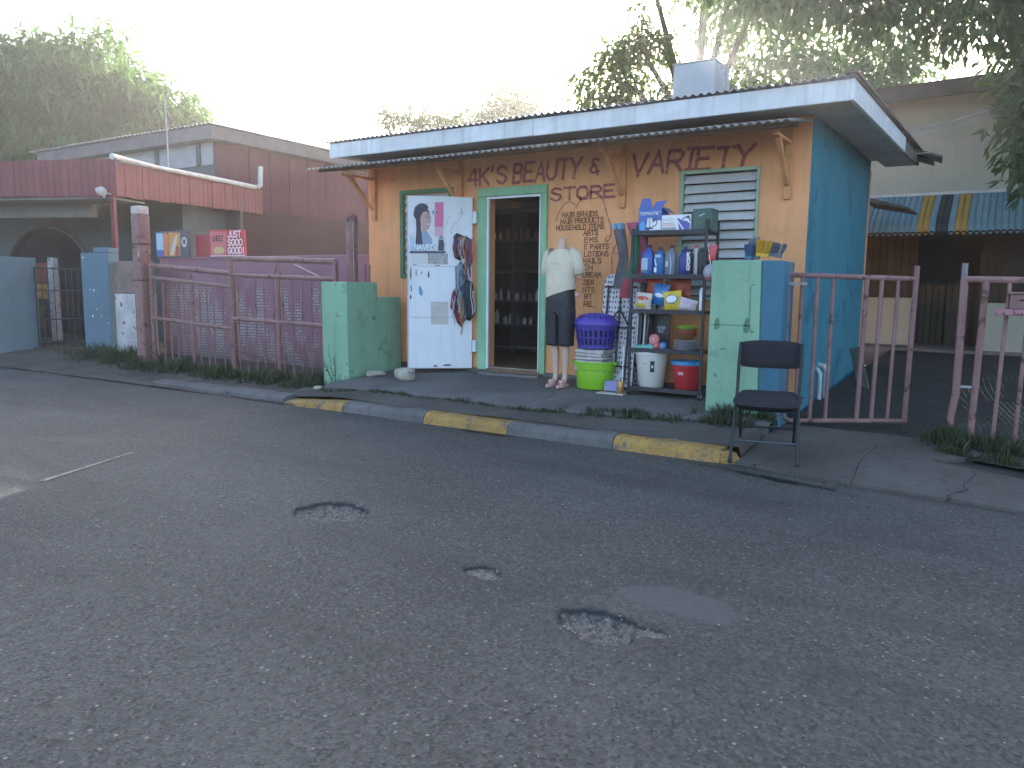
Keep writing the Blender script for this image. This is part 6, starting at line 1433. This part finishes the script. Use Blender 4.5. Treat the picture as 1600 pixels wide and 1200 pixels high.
tree('large dome-shaped mango tree behind the maroon porch', (-26.56, 14.64, 0), (-26.56, 14.64, 4.42), 0.32,
     [(-26.64,14.48,6.9,3.92,3.68,2.32,900), (-24.48,15.92,6.34,1.6,1.6,1.6,240), (-29.44,13.12,6.18,2.56,2.4,2.08,260), (-26.9,13.95,8.1,1.9,1.6,.95,220), (-26.4,14.0,5.54,3.68,2.4,1.2,420)], 17, .44, .105, 1.1, L_MANGO, 11, spread=.15)
tree('rounded grey-green tree top behind the middle of the shop roof', (-18.2, 28.2, 0), (-18.1, 28.2, 5.7), 0.25,
     [(-18.1,28.3,7.6,2.0,1.9,1.9,900), (-19.8,27.1,7.1,1.35,1.3,1.35,420)], 12, .27, .11, .4, L_DARK, 12, TG, spread=.15)
tree('thin feathery tree top left of the rounded one behind the shop', (-17.78, 20.28, 0), (-17.71, 20.28, 5.43), 0.125,
     [(-17.86,20.2,6.84,0.58,0.47,0.43,70), (-17.08,20.75,6.76,0.47,0.47,0.78,90), (-16.54,21.14,6.68,0.47,0.39,0.47,60)], 10, .18, .065, .3, L_DARK, 13, TG, spread=.11)
tree('tall backlit tree above the shop roof against the sun', (-7.4,20.5,0), (-7.4,20.4,4.6), .3,
     [(-9.1,19.0,6.3,1.1,1.1,1.25,170), (-8.5,19.5,7.6,.75,.8,.8,80), (-5.9,20.9,8.7,1.7,1.6,1.7,300), (-7.3,20.3,6.0,1.5,1.2,.95,170), (-7.8,20.5,9.6,1.3,1.2,.9,60)], 12, .26, .085, .9, L_DARK, 14, TG, spread=.16)
tree('bright green leafy tree between the shop roof and the cream house', (-4.2,22.3,0), (-4.2,22.3,4.6), .25,
     [(-5.0,21.5,6.7,1.7,1.4,1.2,300), (-3.2,22.8,7.0,1.6,1.4,1.4,290)], 12, .24, .085, .7, L_MANGO, 15, TG, spread=.16)
tree('overhanging tree with drooping leaves at the top right corner', (3.4,12.5,.2), (2.6,12.8,4.4), .22,
     [(-3.6,11.5,5.85,1.0,.9,.42,50), (-2.6,12.0,5.7,1.1,.9,.6,100), (-1.5,12.5,5.5,1.1,.9,.62,130), (-.4,13.0,5.45,1.2,1,.8,220), (.7,13.2,5.0,1.1,1,1.0,320), (.22,12.6,3.75,.42,.4,.8,170), (.42,12.4,2.95,.36,.3,.35,70), (2.4,13,5.2,1.6,1.6,1.2,300)], 10, .215, .075, .75, L_NEAR, 16, spread=.14, single=300)

# grass and weeds
L_GRASS = leafmat('grass_blade', (.022, .032, .012), (.055, .062, .026), .25)
def grass(label, spots, seed):
    r = random.Random(seed); V = []
    for (x0, x1, yf, n, h0, h1, zf) in spots:
        for i in range(n):
            x = r.uniform(x0, x1); cl = math.sin(x*7+seed)+math.sin(x*17+2*seed)
            if r.random() > .55+.3*cl: continue
            y = yf(x, r); z = zf(x, y)-.005
            for k in range(r.randint(2, 4)):
                h = r.uniform(h0, h1)*(.7+.3*cl*.5+.3); a = r.uniform(0, 6.28); l = r.uniform(.1, .55)*h; w = r.uniform(.003, .007)
                bx, by = x+r.uniform(-.02,.02), y+r.uniform(-.02,.02); dx, dy = math.cos(a), math.sin(a)
                V.append([(bx-dy*w, by+dx*w, z), (bx+dy*w, by-dx*w, z), (bx+dx*l, by+dy*l, z+h), (bx+dx*l*.4-dy*w*.6, by+dy*l*.4+dx*w*.6, z+h*.6)])
    me = quads_mesh('grass', np.array(V), L_GRASS); o = bpy.data.objects.new('grass', me); COL.objects.link(o); return tag(o, label, 'grass', kind='stuff')
grass('weeds and grass along the foot of the pink gates', [(-11.8,-6.9, lambda x, r: 6.62+r.gauss(0,.10), 1000, .04, .19, vz), (-12.8,-10.9, lambda x, r: 6.9+r.gauss(0,.18), 500, .06, .24, vz), (-11.0,-6.95, lambda x, r: 6.35+abs(r.gauss(0,.2)), 700, .02, .08, vz), (-13.9,-13.1, lambda x, r: 6.95+r.gauss(0,.05), 60, .03, .1, vz)], 1)
grass('sparse weeds growing in the joint along the shop platform', [(-6.5,-1.7, lambda x, r: plat_edge(x)-.03+r.gauss(0,.018), 650, .012, .05, side_z), (-3.4,-1.7, lambda x, r: 6.22+.10*(x+3.4)+r.gauss(0,.05), 750, .02, .085, side_z), (-2.3,-1.55, lambda x, r: 6.6+r.gauss(0,.06), 320, .04, .16, lambda x, y: .15), (-6.95,-6.4, lambda x, r: 6.45+r.gauss(0,.06), 160, .02, .1, lambda x, y: .11)], 2)
grass('thick grass at the foot of the right fence', [(-.5,1.9, lambda x, r: 6.85-.18*(x+.4)+r.gauss(0,.14), 2000, .04, .15, lambda x, y: .10), (-.35,1.9, lambda x, r: 6.42-.42*(x+.3)*.9+abs(r.gauss(0,.10)), 1300, .02, .07, lambda x, y: .10), (-.9,-.3, lambda x, r: 7.3+r.gauss(0,.2), 60, .02, .06, yz)], 3)
wp = thing('weed_plant', 'thin leafy weed growing up the front of the plain green pillar', 'plant', (-6.62, 6.5, .08))
r = random.Random(4); V = []
for k in range(6):
    a = r.uniform(-.5, .5); h = r.uniform(.25, .52); p0 = Vector((-6.62, 6.50, .08)); p1 = p0+Vector((a*.25, -.02, h*.5)); p2 = p0+Vector((a*.55+r.uniform(-.05,.05), -.03, h))
    build('stem', MB().tube([p0, p1, p2], [.004,.003,.0015], 5), M('stem', (.10,.09,.05)), wp)
    for j in range(9):
        t_ = .3+.7*j/8; q = p0.lerp(p1, min(1, t_*2)) if t_ < .5 else p1.lerp(p2, t_*2-1); s = r.choice((-1, 1)); l = r.uniform(.015,.035)
        V.append([tuple(q-wp.location), tuple(q-wp.location+Vector((s*l*.5,-.004,l*.25))), tuple(q-wp.location+Vector((s*l,-.01,l*.1))), tuple(q-wp.location+Vector((s*l*.5,.0,-l*.2)))])
o = bpy.data.objects.new('leaves', quads_mesh('leaves', np.array(V), L_GRASS)); COL.objects.link(o); o.parent = wp; o['kind'] = 'stuff'

# ================================================================== HAZE VOLUME ADDED TO STAND FOR LENS GLARE
mt = bpy.data.materials.new('glare_volume'); mt.use_nodes = True; t = mt.node_tree; t.nodes.remove(t.nodes['Principled BSDF'])
pv = nd(t, 'ShaderNodeVolumePrincipled'); pv.inputs['Color'].default_value = (.93, .92, .90, 1); pv.inputs['Density'].default_value = .0021; pv.inputs['Anisotropy'].default_value = .68
t.links.new(pv.outputs[0], t.nodes['Material Output'].inputs['Volume'])
tag(build('glare_haze', MB().box(-245, -245, -1.3, 245, 245, 13.0), mt), kind='stuff')
